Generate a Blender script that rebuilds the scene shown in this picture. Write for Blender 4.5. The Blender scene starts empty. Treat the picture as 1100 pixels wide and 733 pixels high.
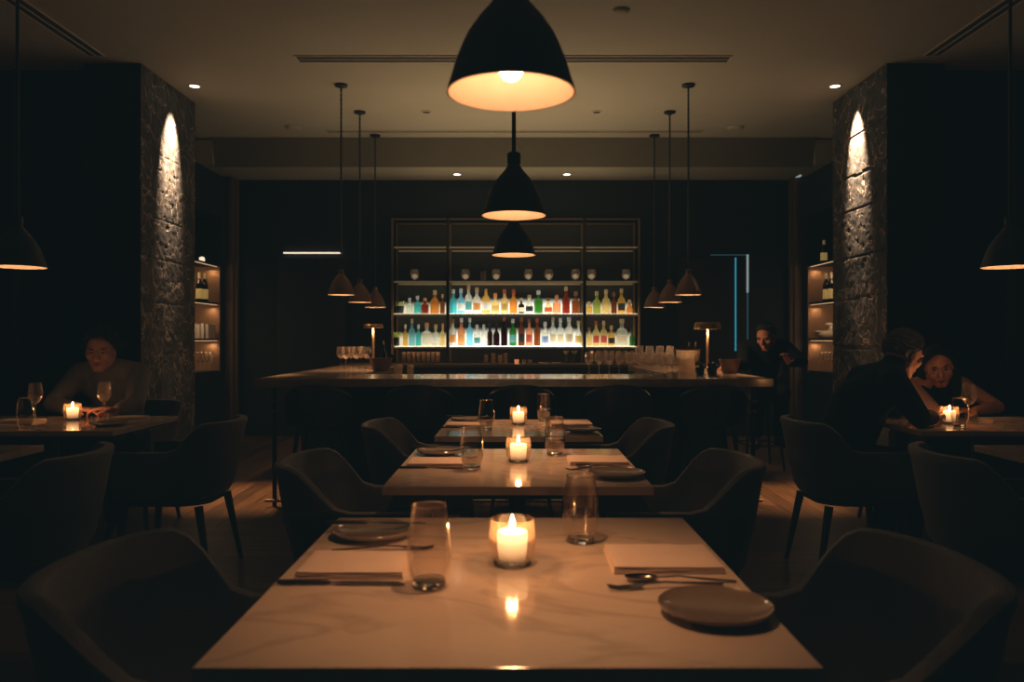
import bpy, bmesh, math, random
from mathutils import Vector, Matrix, noise, Quaternion
random.seed(7)
PI = math.pi
C = bpy.context.scene.collection
R = math.radians
F = 850.0; VX = 552.0; VY = 364.0; CZ = 1.18; DOWN = Vector((0, 0, -1))
def K(d): return d / F
def at(px, py, d):
    k = d / F
    return Vector(((px - VX) * k, d, CZ - (py - VY) * k))

# ------------------------------------------------------------ materials
def mat(name, col, rough=.5, metal=0, em=None, es=0, spec=.5, var=0, vscale=20, bump=0, bscale=60, sheen=0, coat=0, trans=0, sss=0):
    m = bpy.data.materials.new(name); m.use_nodes = True
    nt = m.node_tree; b = nt.nodes['Principled BSDF']
    def s(k, v):
        if k in b.inputs: b.inputs[k].default_value = v
    s('Base Color', (*col, 1)); s('Roughness', rough); s('Metallic', metal); s('Specular IOR Level', spec)
    s('Sheen Weight', sheen); s('Coat Weight', coat); s('Transmission Weight', trans); s('Subsurface Weight', sss)
    if em: s('Emission Color', (*em, 1)); s('Emission Strength', es)
    tc = nt.nodes.new('ShaderNodeTexCoord')
    n = nt.nodes.new('ShaderNodeTexNoise'); n.inputs['Scale'].default_value = vscale; n.inputs['Detail'].default_value = 4
    nt.links.new(tc.outputs['Object'], n.inputs['Vector'])
    mx = nt.nodes.new('ShaderNodeMixRGB'); v = var if var else .08
    mx.inputs[1].default_value = (*[c * (1 - v) for c in col], 1); mx.inputs[2].default_value = (*[min(1, c * (1 + v)) for c in col], 1)
    nt.links.new(n.outputs['Fac'], mx.inputs[0]); nt.links.new(mx.outputs[0], b.inputs['Base Color'])
    if bump:
        n2 = nt.nodes.new('ShaderNodeTexNoise'); n2.inputs['Scale'].default_value = bscale; n2.inputs['Detail'].default_value = 5
        nt.links.new(tc.outputs['Object'], n2.inputs['Vector'])
        bp = nt.nodes.new('ShaderNodeBump'); bp.inputs['Strength'].default_value = bump; bp.inputs['Distance'].default_value = .01
        nt.links.new(n2.outputs['Fac'], bp.inputs['Height']); nt.links.new(bp.outputs[0], b.inputs['Normal'])
    return m

def emis(name, col, st):
    m = bpy.data.materials.new(name); m.use_nodes = True; nt = m.node_tree; nt.nodes.clear()
    e = nt.nodes.new('ShaderNodeEmission'); o = nt.nodes.new('ShaderNodeOutputMaterial')
    e.inputs[0].default_value = (*col, 1); e.inputs[1].default_value = st; nt.links.new(e.outputs[0], o.inputs[0]); return m

def thin_glass(name, tint=(1, 1, 1), edge=.5, gl=(1, 1, 1), rough=.03, base=.04, tl=0, tc=(1, 1, 1)):
    # thin-walled glass: tinted see-through with reflections growing towards grazing angles
    m = bpy.data.materials.new(name); m.use_nodes = True; nt = m.node_tree; nt.nodes.clear()
    o = nt.nodes.new('ShaderNodeOutputMaterial'); mx = nt.nodes.new('ShaderNodeMixShader')
    t = nt.nodes.new('ShaderNodeBsdfTransparent'); g = nt.nodes.new('ShaderNodeBsdfGlossy')
    t.inputs[0].default_value = (*tint, 1); g.inputs['Color'].default_value = (*gl, 1); g.inputs['Roughness'].default_value = rough
    lw = nt.nodes.new('ShaderNodeLayerWeight'); lw.inputs['Blend'].default_value = .35
    mr = nt.nodes.new('ShaderNodeMapRange'); mr.inputs['To Min'].default_value = base; mr.inputs['To Max'].default_value = edge
    nt.links.new(lw.outputs['Facing'], mr.inputs['Value'])
    if tl:
        tr = nt.nodes.new('ShaderNodeBsdfTranslucent'); tr.inputs[0].default_value = (*tc, 1); m0 = nt.nodes.new('ShaderNodeMixShader'); m0.inputs[0].default_value = tl
        nt.links.new(t.outputs[0], m0.inputs[1]); nt.links.new(tr.outputs[0], m0.inputs[2]); t = m0
    nt.links.new(mr.outputs[0], mx.inputs[0]); nt.links.new(t.outputs[0], mx.inputs[1]); nt.links.new(g.outputs[0], mx.inputs[2])
    nt.links.new(mx.outputs[0], o.inputs[0]); return m

def marble(name, base, vein, scale=2.2, rough=.16, width=.03, amount=.6):
    m = bpy.data.materials.new(name); m.use_nodes = True; nt = m.node_tree; b = nt.nodes['Principled BSDF']
    b.inputs['Roughness'].default_value = rough
    tc = nt.nodes.new('ShaderNodeTexCoord'); mp = nt.nodes.new('ShaderNodeMapping'); mp.inputs['Rotation'].default_value = (0, 0, .5); mp.inputs['Scale'].default_value = (1, 2.1, 1)
    nt.links.new(tc.outputs['Object'], mp.inputs[0])
    n = nt.nodes.new('ShaderNodeTexNoise'); n.inputs['Scale'].default_value = scale; n.inputs['Detail'].default_value = 6; n.inputs['Distortion'].default_value = 1.2
    nt.links.new(mp.outputs[0], n.inputs['Vector'])
    r = nt.nodes.new('ShaderNodeValToRGB'); e = r.color_ramp.elements
    e[0].position = .5 - width; e[0].color = (0, 0, 0, 1); e[1].position = .5; e[1].color = (amount,) * 3 + (1,)
    x = e.new(.5 + width); x.color = (0, 0, 0, 1)
    nt.links.new(n.outputs['Fac'], r.inputs[0])
    n2 = nt.nodes.new('ShaderNodeTexNoise'); n2.inputs['Scale'].default_value = 5; n2.inputs['Detail'].default_value = 5
    nt.links.new(mp.outputs[0], n2.inputs['Vector'])
    m2 = nt.nodes.new('ShaderNodeMixRGB'); m2.inputs[1].default_value = (*base, 1); m2.inputs[2].default_value = (*[c * .82 for c in base], 1); nt.links.new(n2.outputs['Fac'], m2.inputs[0])
    m1 = nt.nodes.new('ShaderNodeMixRGB'); m1.inputs[2].default_value = (*vein, 1)
    nt.links.new(r.outputs[0], m1.inputs[0]); nt.links.new(m2.outputs[0], m1.inputs[1]); nt.links.new(m1.outputs[0], b.inputs['Base Color'])
    n4 = nt.nodes.new('ShaderNodeTexNoise'); n4.inputs['Scale'].default_value = 45; n4.inputs['Detail'].default_value = 3; nt.links.new(tc.outputs['Object'], n4.inputs['Vector'])
    bp = nt.nodes.new('ShaderNodeBump'); bp.inputs['Strength'].default_value = .10; bp.inputs['Distance'].default_value = .002
    nt.links.new(n4.outputs['Fac'], bp.inputs['Height']); nt.links.new(bp.outputs[0], b.inputs['Normal'])
    return m

def wood_floor():
    m = bpy.data.materials.new('oak_floor'); m.use_nodes = True; nt = m.node_tree; b = nt.nodes['Principled BSDF']
    b.inputs['Roughness'].default_value = .38
    tc = nt.nodes.new('ShaderNodeTexCoord')
    def planks(rot):
        mp = nt.nodes.new('ShaderNodeMapping'); mp.inputs['Rotation'].default_value = (0, 0, rot); nt.links.new(tc.outputs['Object'], mp.inputs[0])
        br = nt.nodes.new('ShaderNodeTexBrick'); br.inputs['Scale'].default_value = 1; br.inputs['Brick Width'].default_value = 1.6; br.inputs['Row Height'].default_value = .11
        br.inputs['Mortar Size'].default_value = .003; br.inputs['Color1'].default_value = (.20, .12, .065, 1); br.inputs['Color2'].default_value = (.085, .05, .03, 1); br.inputs['Mortar'].default_value = (.01, .006, .004, 1)
        nt.links.new(mp.outputs[0], br.inputs['Vector'])
        ms = nt.nodes.new('ShaderNodeMapping'); ms.inputs['Scale'].default_value = (1.5, 30, 1); nt.links.new(mp.outputs[0], ms.inputs[0])
        n = nt.nodes.new('ShaderNodeTexNoise'); n.inputs['Scale'].default_value = 2; n.inputs['Detail'].default_value = 6; nt.links.new(ms.outputs[0], n.inputs['Vector'])
        mx = nt.nodes.new('ShaderNodeMixRGB'); mx.blend_type = 'MULTIPLY'; mx.inputs[0].default_value = .8
        cr = nt.nodes.new('ShaderNodeValToRGB'); cr.color_ramp.elements[0].color = (.35, .3, .28, 1); cr.color_ramp.elements[0].position = .35; cr.color_ramp.elements[1].position = .65; cr.color_ramp.elements[1].color = (1.2, 1.1, 1, 1)
        nt.links.new(n.outputs['Fac'], cr.inputs[0]); nt.links.new(br.outputs['Color'], mx.inputs[1]); nt.links.new(cr.outputs[0], mx.inputs[2]); return mx
    a, c = planks(PI / 2), planks(0)
    sp = nt.nodes.new('ShaderNodeSeparateXYZ'); nt.links.new(tc.outputs['Object'], sp.inputs[0])
    g = nt.nodes.new('ShaderNodeMath'); g.operation = 'LESS_THAN'; g.inputs[1].default_value = 4.95; nt.links.new(sp.outputs['Y'], g.inputs[0])
    mx = nt.nodes.new('ShaderNodeMixRGB'); nt.links.new(g.outputs[0], mx.inputs[0]); nt.links.new(a.outputs[0], mx.inputs[1]); nt.links.new(c.outputs[0], mx.inputs[2])
    nt.links.new(mx.outputs[0], b.inputs['Base Color']); return m

def stone():
    m = bpy.data.materials.new('rough_stone'); m.use_nodes = True; nt = m.node_tree; b = nt.nodes['Principled BSDF']
    b.inputs['Roughness'].default_value = .8
    tc = nt.nodes.new('ShaderNodeTexCoord')
    n = nt.nodes.new('ShaderNodeTexNoise'); n.inputs['Scale'].default_value = 5; n.inputs['Detail'].default_value = 10; n.inputs['Distortion'].default_value = 1.5
    v = nt.nodes.new('ShaderNodeTexNoise'); v.inputs['Scale'].default_value = 2.2; v.inputs['Detail'].default_value = 8; v.inputs['Distortion'].default_value = 2.2
    for q in (n, v): nt.links.new(tc.outputs['Object'], q.inputs['Vector'])
    r = nt.nodes.new('ShaderNodeValToRGB'); e = r.color_ramp.elements
    e[0].position = .40; e[0].color = (.030, .026, .022, 1); e[1].position = .68; e[1].color = (.085, .072, .058, 1)
    nt.links.new(n.outputs['Fac'], r.inputs[0])
    r2 = nt.nodes.new('ShaderNodeValToRGB'); f = r2.color_ramp.elements
    f[0].position = .490; f[0].color = (0, 0, 0, 1); f[1].position = .5; f[1].color = (.55, .55, .55, 1); z = f.new(.509); z.color = (0, 0, 0, 1)
    nt.links.new(v.outputs['Fac'], r2.inputs[0])
    mx = nt.nodes.new('ShaderNodeMixRGB'); mx.inputs[2].default_value = (.85, .68, .52, 1)
    nt.links.new(r2.outputs[0], mx.inputs[0]); nt.links.new(r.outputs[0], mx.inputs[1]); nt.links.new(mx.outputs[0], b.inputs['Base Color'])
    bp = nt.nodes.new('ShaderNodeBump'); bp.inputs['Strength'].default_value = .8; bp.inputs['Distance'].default_value = .007
    n3 = nt.nodes.new('ShaderNodeTexNoise'); n3.inputs['Scale'].default_value = 26; n3.inputs['Detail'].default_value = 10; nt.links.new(tc.outputs['Object'], n3.inputs['Vector'])
    nt.links.new(n3.outputs['Fac'], bp.inputs['Height']); nt.links.new(bp.outputs[0], b.inputs['Normal'])
    return m

M = {}
M['wall'] = mat('black_panel_wall', (.005, .007, .007), .8, vscale=3)
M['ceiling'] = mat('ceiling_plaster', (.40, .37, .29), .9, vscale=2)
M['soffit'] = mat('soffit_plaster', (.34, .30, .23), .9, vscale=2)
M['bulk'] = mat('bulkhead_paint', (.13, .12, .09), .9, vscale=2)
M['drape'] = mat('brown_panel', (.13, .085, .055), .8, var=.3, vscale=4)
M['niche'] = mat('niche_oak', (.30, .17, .085), .6, var=.2, vscale=6)
M['blackmetal'] = mat('black_metal', (.012, .012, .013), .4, .2)
M['shade'] = mat('charcoal_shade', (.014, .016, .017), .5, 0, spec=.4)
M['shade_in'] = mat('cream_enamel', (.80, .56, .38), .5)
M['brasshade'] = mat('bronze_shade', (.20, .11, .06), .5, .3)
M['brass'] = mat('brushed_brass', (.55, .34, .16), .32, .9)
M['brassdim'] = mat('aged_brass', (.22, .16, .08), .4, .8)
M['marble'] = marble('cream_marble', (.60, .49, .40), (.28, .22, .17), 1.5, .085, .03, .40)
M['barmarble'] = marble('bar_stone', (.42, .33, .25), (.6, .48, .36), 2.5, .12, .05, .5)
M['edge'] = mat('slab_edge', (.34, .27, .2), .4, var=.2)
M['leather'] = mat('dark_grey_velvet', (.032, .029, .024), .6, sheen=.25, bump=.25, bscale=250)
M['darkwood'] = mat('dark_wood', (.022, .016, .013), .45, var=.3)
M['barwood'] = mat('black_oak', (.008, .008, .008), .6, var=.3)
M['napkin'] = mat('linen_napkin', (.62, .5, .42), .9, bump=.4, bscale=400)
M['plate'] = mat('stone_glaze', (.17, .13, .10), .16, coat=.5)
M['steel'] = mat('dark_steel', (.22, .18, .15), .22, 1)
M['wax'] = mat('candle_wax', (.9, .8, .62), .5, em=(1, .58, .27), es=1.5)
def wax_grad():  # flame light in the wax, put in as emission growing towards the top
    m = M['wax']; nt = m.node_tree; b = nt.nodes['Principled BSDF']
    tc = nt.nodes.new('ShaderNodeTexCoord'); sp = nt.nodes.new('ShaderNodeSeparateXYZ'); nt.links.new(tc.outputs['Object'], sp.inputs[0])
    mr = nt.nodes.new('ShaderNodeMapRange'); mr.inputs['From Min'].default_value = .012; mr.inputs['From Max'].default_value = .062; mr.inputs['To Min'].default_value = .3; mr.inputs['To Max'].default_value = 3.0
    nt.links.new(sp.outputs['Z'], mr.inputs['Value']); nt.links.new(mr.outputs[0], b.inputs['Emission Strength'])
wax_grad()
M['wick'] = mat('wick', (.03, .02, .01), .9)
M['flame'] = emis('flame', (1, .62, .28), 30)
M['bulb'] = emis('bulb', (1, .66, .38), 38)
M['glass'] = thin_glass('clear_glass', (.97, .95, .93), .42, (1, .93, .85))
M['glassbase'] = mat('thick_glass_base', (.97, .95, .92), .02, trans=1, var=.01)
M['rim'] = thin_glass('glass_rim', (1, 1, 1), .85, (1, .92, .82), .15, .35, .25, (1, .85, .7))
M['votive'] = thin_glass('votive_glass', (.97, .92, .86), .4, (1, .85, .7), .08, .04, .06, (1, .8, .6))
M['wineglass'] = thin_glass('stemware_glass', (.96, .93, .9), .45, (1, .93, .85), .05, .05, .05, (1, .9, .8))
M['barglass'] = thin_glass('sparkling_stemware', (.96, .93, .9), .6, (1, .9, .8), .08, .08, .12, (1, .9, .8))
M['water'] = thin_glass('water', (.80, .78, .72), .4, (1, .95, .9), .02, .08)
M['floor'] = wood_floor()
M['stone'] = stone()
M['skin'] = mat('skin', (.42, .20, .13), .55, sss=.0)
M['skin_shaded'] = mat('shadowed_skin', (.20, .085, .05), .6, spec=.2)  # darker copy of the skin, shade by the bar put into the colour
M['skin2'] = mat('warm_skin', (.66, .31, .18), .5)
M['hair'] = mat('dark_hair', (.008, .006, .005), .7, spec=.15, var=.4, bump=.8, bscale=120)
M['curlyhair'] = mat('curly_brown_hair', (.016, .011, .008), .75, var=.6, spec=.15, bump=1, bscale=90)
M['greyhair'] = mat('brown_grey_hair', (.05, .035, .025), .55, var=.4, bump=.8, bscale=120)
M['shirt'] = mat('grey_jersey', (.16, .14, .115), .9, bump=.4, bscale=200)
M['suit'] = mat('black_wool', (.007, .0075, .008), .95, spec=.08)
M['black'] = mat('black_shirt', (.004, .0045, .005), .95, spec=.05)
M['lips'] = mat('lips', (.30, .08, .06), .5)
M['eye'] = mat('eye', (.03, .02, .02), .2)
M['white'] = mat('white_paper', (.75, .68, .58), .7)
M['paint'] = mat('pale_ceramic', (.72, .62, .5), .4)
M['leaf'] = mat('dark_leaves', (.03, .045, .02), .6, var=.4)
M['leaflit'] = mat('yellow_leaves', (.35, .38, .06), .6, var=.4, em=(.5, .5, .08), es=.25)  # shelf light on the leaves put in as weak emission
M['bowl'] = mat('walnut', (.16, .075, .035), .45, var=.3)
M['slot'] = mat('slot_black', (.04, .035, .028), .8)
M['trim'] = mat('white_trim', (.5, .45, .36), .7)
M['downlit'] = emis('downlight_lens', (1, .84, .62), 7)
M['ledwhite'] = emis('warm_led', (1, .80, .6), 1.0)
M['ledblue'] = emis('blue_led', (.05, .42, .62), .55)
M['leddim'] = emis('pale_led', (.5, .62, .62), .4)
M['ledlow'] = emis('dim_teal_led', (.05, .12, .14), .35)
M['glow_mid'] = emis('backlit_panel_white', (1, .93, .74), 4.0)
def grad_glow(name, col, st):
    m = emis(name, col, st); nt = m.node_tree; e = [n for n in nt.nodes if n.type == 'EMISSION'][0]
    tc = nt.nodes.new('ShaderNodeTexCoord'); sp = nt.nodes.new('ShaderNodeSeparateXYZ'); nt.links.new(tc.outputs['Generated'], sp.inputs[0])
    r = nt.nodes.new('ShaderNodeValToRGB'); r.color_ramp.interpolation = 'EASE'; q = r.color_ramp.elements; q[0].position = .35; q[0].color = (1, 1, 1, 1); q[1].position = 1; q[1].color = (.0, .0, .0, 1)
    mu = nt.nodes.new('ShaderNodeMath'); mu.operation = 'MULTIPLY'; mu.inputs[1].default_value = st
    nt.links.new(sp.outputs['Z'], r.inputs[0]); nt.links.new(r.outputs[0], mu.inputs[0]); nt.links.new(mu.outputs[0], e.inputs[1]); return m
M['back_mid'] = grad_glow('frosted_glow_white', (1, .93, .74), 1.6)
M['back_side'] = grad_glow('frosted_glow_warm', (1, .88, .58), .8)
M['glow_side'] = emis('backlit_panel_warm', (1, .88, .58), 2.2)
M['shelfglass'] = thin_glass('shelf_glass', (.6, .65, .6), .5, (1, 1, .9), .02, .1)
M['ice'] = mat('goblet_glow', (.8, .8, .75), .3, em=(1, .86, .66), es=.55)  # emission standing in for the light in the goblet bottoms
M['lit_ice'] = thin_glass('lit_foot_glass', (.8, .75, .65), .6, (1, .9, .75), .1, .1)
M['ledniche'] = emis('niche_led', (1, .6, .3), .8)
M['backtop'] = mat('back_counter_top', (.06, .045, .035), .3)
M['trimgrey'] = mat('grey_trim', (.05, .06, .055), .6)

# ------------------------------------------------------------ mesh helpers
def obj(name, bm, m, parent=None, smooth=True, bevel=0, mods=None):
    bmesh.ops.recalc_face_normals(bm, faces=bm.faces[:])
    me = bpy.data.meshes.new(name); bm.to_mesh(me); bm.free()
    if smooth:
        for p in me.polygons: p.use_smooth = True
        try: me.set_sharp_from_angle(angle=R(38))
        except Exception: pass
    if not isinstance(m, (list, tuple)): m = [m]
    for x in m: me.materials.append(x)
    o = bpy.data.objects.new(name, me); C.objects.link(o)
    if parent: o.parent = parent
    if bevel:
        b = o.modifiers.new('b', 'BEVEL'); b.width = bevel; b.segments = 2; b.limit_method = 'ANGLE'; b.angle_limit = R(50)
    return o
def tag(o, label, cat, group=None, kind=None):
    o['label'] = label; o['category'] = cat
    if group: o['group'] = group
    if kind: o['kind'] = kind
    return o
def thing(name, label, cat, loc=(0, 0, 0), rotz=0, group=None):
    o = bpy.data.objects.new(name, None); C.objects.link(o); o.empty_display_size = .05
    o.location = loc; o.rotation_euler = (0, 0, rotz); return tag(o, label, cat, group)
def struct(name, bm, m, parent=None, **k):
    o = obj(name, bm, m, parent, smooth=False, **k)
    if not parent: o['kind'] = 'structure'
    return o
def dup(root, loc, rotz=None, label=None, group=None, mir=False):
    def cp(o, p):
        c = o.copy(); C.objects.link(c); c.parent = p
        for ch in [x for x in bpy.data.objects if x.parent == o]: cp(ch, c)
        return c
    r = cp(root, None); r.location = loc
    if rotz is not None: r.rotation_euler = (0, 0, rotz)
    if label: r['label'] = label
    if group: r['group'] = group
    return r
def BM(): return bmesh.new()
def box(bm, x0, x1, y0, y1, z0, z1, mi=0):
    v = [bm.verts.new(p) for p in ((x0, y0, z0), (x1, y0, z0), (x1, y1, z0), (x0, y1, z0), (x0, y0, z1), (x1, y0, z1), (x1, y1, z1), (x0, y1, z1))]
    for f in ((0, 3, 2, 1), (4, 5, 6, 7), (0, 1, 5, 4), (1, 2, 6, 5), (2, 3, 7, 6), (3, 0, 4, 7)):
        fc = bm.faces.new([v[i] for i in f]); fc.material_index = mi
    return bm
def bx(*a, **k): return box(BM(), *a, **k)
def lathe(bm, prof, n=32, loc=(0, 0, 0), close=False, axis=None):
    rings = []
    L = Vector(loc)
    for r, z in prof:
        if r < 1e-6: rings.append([bm.verts.new(L + Vector((0, 0, z)))])
        else: rings.append([bm.verts.new(L + Vector((r * math.cos(2 * PI * i / n), r * math.sin(2 * PI * i / n), z))) for i in range(n)])
    pairs = list(zip(rings, rings[1:]))
    if close: pairs.append((rings[-1], rings[0]))
    for a, b in pairs:
        for i in range(n):
            j = (i + 1) % n
            if len(a) == 1 and len(b) == 1: continue
            if len(a) == 1: bm.faces.new((a[0], b[i], b[j]))
            elif len(b) == 1: bm.faces.new((a[i], a[j], b[0]))
            else: bm.faces.new((a[i], a[j], b[j], b[i]))
    return bm
def lt(prof, n=32, loc=(0, 0, 0), close=False): return lathe(BM(), prof, n, loc, close)
def tube(bm, pts, rad, n=10, caps=True, flat=1.0):
    pts = [Vector(p) for p in pts]; rs = rad if isinstance(rad, (list, tuple)) else [rad] * len(pts)
    rings = []; up = Vector((0, 0, 1))
    for i, p in enumerate(pts):
        t = (pts[min(i + 1, len(pts) - 1)] - pts[max(i - 1, 0)]).normalized()
        a = t.cross(up)
        if a.length < 1e-3: a = t.cross(Vector((1, 0, 0)))
        a.normalize(); b = t.cross(a).normalized()
        rings.append([bm.verts.new(p + a * rs[i] * math.cos(2 * PI * j / n) + b * rs[i] * flat * math.sin(2 * PI * j / n)) for j in range(n)])
    for a, b in zip(rings, rings[1:]):
        for i in range(n): bm.faces.new((a[i], a[(i + 1) % n], b[(i + 1) % n], b[i]))
    if caps:
        bm.faces.new(rings[0]); bm.faces.new(rings[-1][::-1])
    return bm
def tb(*a, **k): return tube(BM(), *a, **k)
def cyl(bm, x, y, z0, z1, r, n=24): return lathe(bm, [(0, z0), (r, z0), (r, z1), (0, z1)], n, (x, y, 0))
def prism(bm, pts, z0, z1):
    a = [bm.verts.new((x, y, z0)) for x, y in pts]; b = [bm.verts.new((x, y, z1)) for x, y in pts]
    bm.faces.new(a[::-1]); bm.faces.new(b)
    for i in range(len(a)):
        j = (i + 1) % len(a); bm.faces.new((a[i], a[j], b[j], b[i]))
    return bm
def sph(bm, c, r, sc=(1, 1, 1), rot=None, u=16, v=10):
    mt = Matrix.Translation(Vector(c)) @ (rot.to_matrix().to_4x4() if rot else Matrix.Identity(4)) @ Matrix.Diagonal((r * sc[0], r * sc[1], r * sc[2], 1))
    bmesh.ops.create_uvsphere(bm, u_segments=u, v_segments=v, radius=1, matrix=mt); return bm
def lamp(name, typ, loc, e, col, parent=None, **k):
    d = bpy.data.lights.new(name, typ); d.energy = e; d.color = col
    for a, v in k.items():
        if a not in ('aim',): setattr(d, a, v)
    o = bpy.data.objects.new(name, d); C.objects.link(o); o.location = loc
    if 'aim' in k: o.rotation_euler = (Vector(k['aim']) - Vector(loc)).to_track_quat('-Z', 'Y').to_euler()
    if parent: o.parent = parent
    return o
def spots_ok(): pass

# ------------------------------------------------------------ the room
H = 3.42
struct('floor', bx(-7, 7, -2.5, 11, -.1, 0), M['floor'])
struct('ceiling', bx(-7, 7, -2.5, 9.0, H, H + .1), M['ceiling'])
# soffit and bulkhead over the back bar
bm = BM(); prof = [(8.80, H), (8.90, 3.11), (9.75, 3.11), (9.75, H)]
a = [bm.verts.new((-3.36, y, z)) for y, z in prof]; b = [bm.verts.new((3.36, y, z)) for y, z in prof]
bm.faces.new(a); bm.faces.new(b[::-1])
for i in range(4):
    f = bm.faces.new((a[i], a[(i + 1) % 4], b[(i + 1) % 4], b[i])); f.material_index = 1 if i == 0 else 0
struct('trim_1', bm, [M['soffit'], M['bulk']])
bm = BM(); box(bm, -7, -3.36, 8.82, 9.75, 3.13, 3.40); box(bm, 3.36, 7, 8.82, 9.75, 3.13, 3.40)
struct('trim_2', bm, M['soffit'])
struct('wall_back', bx(-7, 7, 9.62, 9.75, 0, 3.40), M['wall'])
def niche_wall(s, side):
    bm = BM()
    X0, X1 = s * 3.47, s * 3.95
    def b(xa, xb, *r): box(bm, min(xa, xb), max(xa, xb), *r)
    b(X0, X1, 7.55, 8.0, 0, 3.11); b(X0, X1, 9.38, 9.60, 0, 3.11); b(X0, X1, 8.0, 9.38, 0, .78); b(X0, X1, 8.0, 9.38, 2.62, 3.11)
    b(X1, s * 4.05, 7.55, 9.6, 0, 3.11)
    struct('wall_niche_' + side, bm, M['wall'])
    bm = BM(); b(s * 3.48, s * 3.94, 9.355, 9.379, .785, 2.04); b(s * 3.925, s * 3.945, 8.0, 9.35, .785, 2.04)
    struct('trim_niche_' + side, bm, M['niche'])
    bm = BM(); b(X0 + s * .03, s * 3.32, 9.50, 9.56, 0.0, 3.10); b(s*3.40, s * 3.36, 9.46, 9.50, 0, 3.10)
    struct('trim_pilaster_' + side, bm, M['drape'])
    bm = BM(); b(s * 3.14, s * 7, 6.6, 7.5, 0, H); struct('wall_' + side, bm, M['wall'])
    bm = BM(); b(s * 3.56, s * 4.12, 6.585, 6.598, 1.13, 1.145); b(s * 4.10, s * 4.16, 6.56, 6.598, .8, H)
    struct('trim_wall_' + side, bm, M['trimgrey'])
    # stone clad pillar: fine displaced face
    y0, y1 = 6.43, 7.52
    bm = BM(); NY, NZ = 70, 210
    joints = [2.98, 2.63, 2.33, 1.90, 1.54, 1.10, .6] if s > 0 else [2.75, 2.2, 1.86, 1.48, 1.05, .55]
    g = []
    for i in range(NZ + 1):
        z = H * i / NZ; row = []
        for j in range(NY + 1):
            y = y0 + (y1 - y0) * j / NY
            p = Vector((s * 3 + 7 * s, y, z))
            d = noise.fractal(p * 2.3, 1.0, 2.0, 6) * .006 + max(0, noise.noise(p * 17) - .36) * -.05 * min(1, max(0, (3.1 - z) / .5)) * min(1, max(.15, (z - 1.6) / .6))
            n2 = noise.noise(p * 5.5 + Vector((3, 1, 7))); d -= .002 * max(0, 1 - abs(n2) * 9)
            amp = min(1, max(.25, (H - z) / 1.1)); d *= amp
            d += .004 * noise.noise(p * 18)
            for q in joints:
                zz = z + .006 * noise.noise(Vector((y * 6, q, 0)))
                if abs(zz - q) < .009: d -= .010 if s > 0 else .003
            if j in (0, NY): d = min(d, 0)
            row.append(bm.verts.new((s * (3.03 - d), y, z)))
        g.append(row)
    for i in range(NZ):
        for j in range(NY): bm.faces.new((g[i][j], g[i][j + 1], g[i + 1][j + 1], g[i + 1][j]))
    xo = s * 3.5
    bk = [[bm.verts.new((xo, y, z)) for y in (y0, y1)] for z in (0, H)]
    ff = bm.faces.new([r[0] for r in g] + [bk[1][0], bk[0][0]]); ff.material_index = 1; bm.faces.new([r[-1] for r in g] + [bk[1][1], bk[0][1]])
    bm.faces.new((bk[0][0], bk[0][1], bk[1][1], bk[1][0]))
    o = struct('wall_pillar_' + side, bm, [M['stone'], M['wall']])
    return o
niche_wall(-1, 'left'); niche_wall(1, 'right')
# doors in the back wall, outlined by thin light
struct('door_1', bx(-2.86, -2.03, 9.56, 9.61, 0, 2.16), M['barwood'], bevel=.004)
struct('door_2', bx(1.98, 2.80, 9.56, 9.61, 0, 2.16), M['barwood'], bevel=.004)
t = tag(obj('light_strip', bx(-2.79, -2.09, 9.57, 9.619, 2.213, 2.227), M['ledwhite'], smooth=False), 'thin warm white light bar over the dark door on the left', 'light strip')
box_ = at(791.5, 0, 9.5).x
t = tag(obj('light_strip', bx(box_ - .007, box_ + .007, 9.545, 9.5599, 1.03, 2.159), M['ledblue'], smooth=False), 'upright blue light line beside the dark door on the right', 'light strip')
xw = at(805.7, 0, 9.5).x
bm = BM(); box(bm, xw - .008, xw + .008, 9.58, 9.619, 1.74, 2.2)
t = tag(obj('light_strip', bm, M['leddim'], smooth=False), 'short pale white upright light line right of the blue one', 'light strip')
bm = BM(); box(bm, xw - .005, xw + .005, 9.58, 9.619, .75, 1.735); box(bm, xw - .45, xw - .02, 9.58, 9.619, 2.192, 2.2)
t = tag(obj('light_strip', bm, M['ledlow'], smooth=False), 'faint teal light line framing the top and side of the right door', 'light strip')

# ceiling fittings
def diffuser(label, x0, x1, y0, y1, along='x'):
    t = thing('air_diffuser', label, 'air vent', ((x0 + x1) / 2, (y0 + y1) / 2, H), 0, 'slot diffusers in the ceiling')
    w, h = (x1 - x0) / 2, (y1 - y0) / 2
    bm = BM(); box(bm, -w, w, -h, -h + .012, -.008, 0); box(bm, -w, w, h - .012, h, -.008, 0); box(bm, -w, -w + .012, -h + .012, h - .012, -.008, 0); box(bm, w - .012, w, -h + .012, h - .012, -.008, 0)
    obj('frame', bm, M['trim'], t, smooth=False)
    obj('slot', bx(-w + .013, w - .013, -h + .013, h - .013, -.004, -.001), M['slot'], t, smooth=False)
    if along == 'x': obj('blade', bx(-w + .014, w - .014, -.006, .006, -.009, -.0045), M['trim'], t, smooth=False)
    else: obj('blade', bx(-.006, .006, -h + .014, h - .014, -.009, -.0045), M['trim'], t, smooth=False)
diffuser('long black ceiling slot crossing above the second pendant, nearest the camera', -1.74, 1.73, 6.25, 6.40)
diffuser('long black ceiling slot just before the bulkhead over the back bar', -2.03, 2.05, 8.50, 8.60)
diffuser('ceiling slot running front to back above the left seating', -3.37, -3.23, 3.6, 6.26, 'y')
diffuser('ceiling slot running front to back above the right seating', 3.23, 3.37, 3.6, 6.26, 'y')
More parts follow.
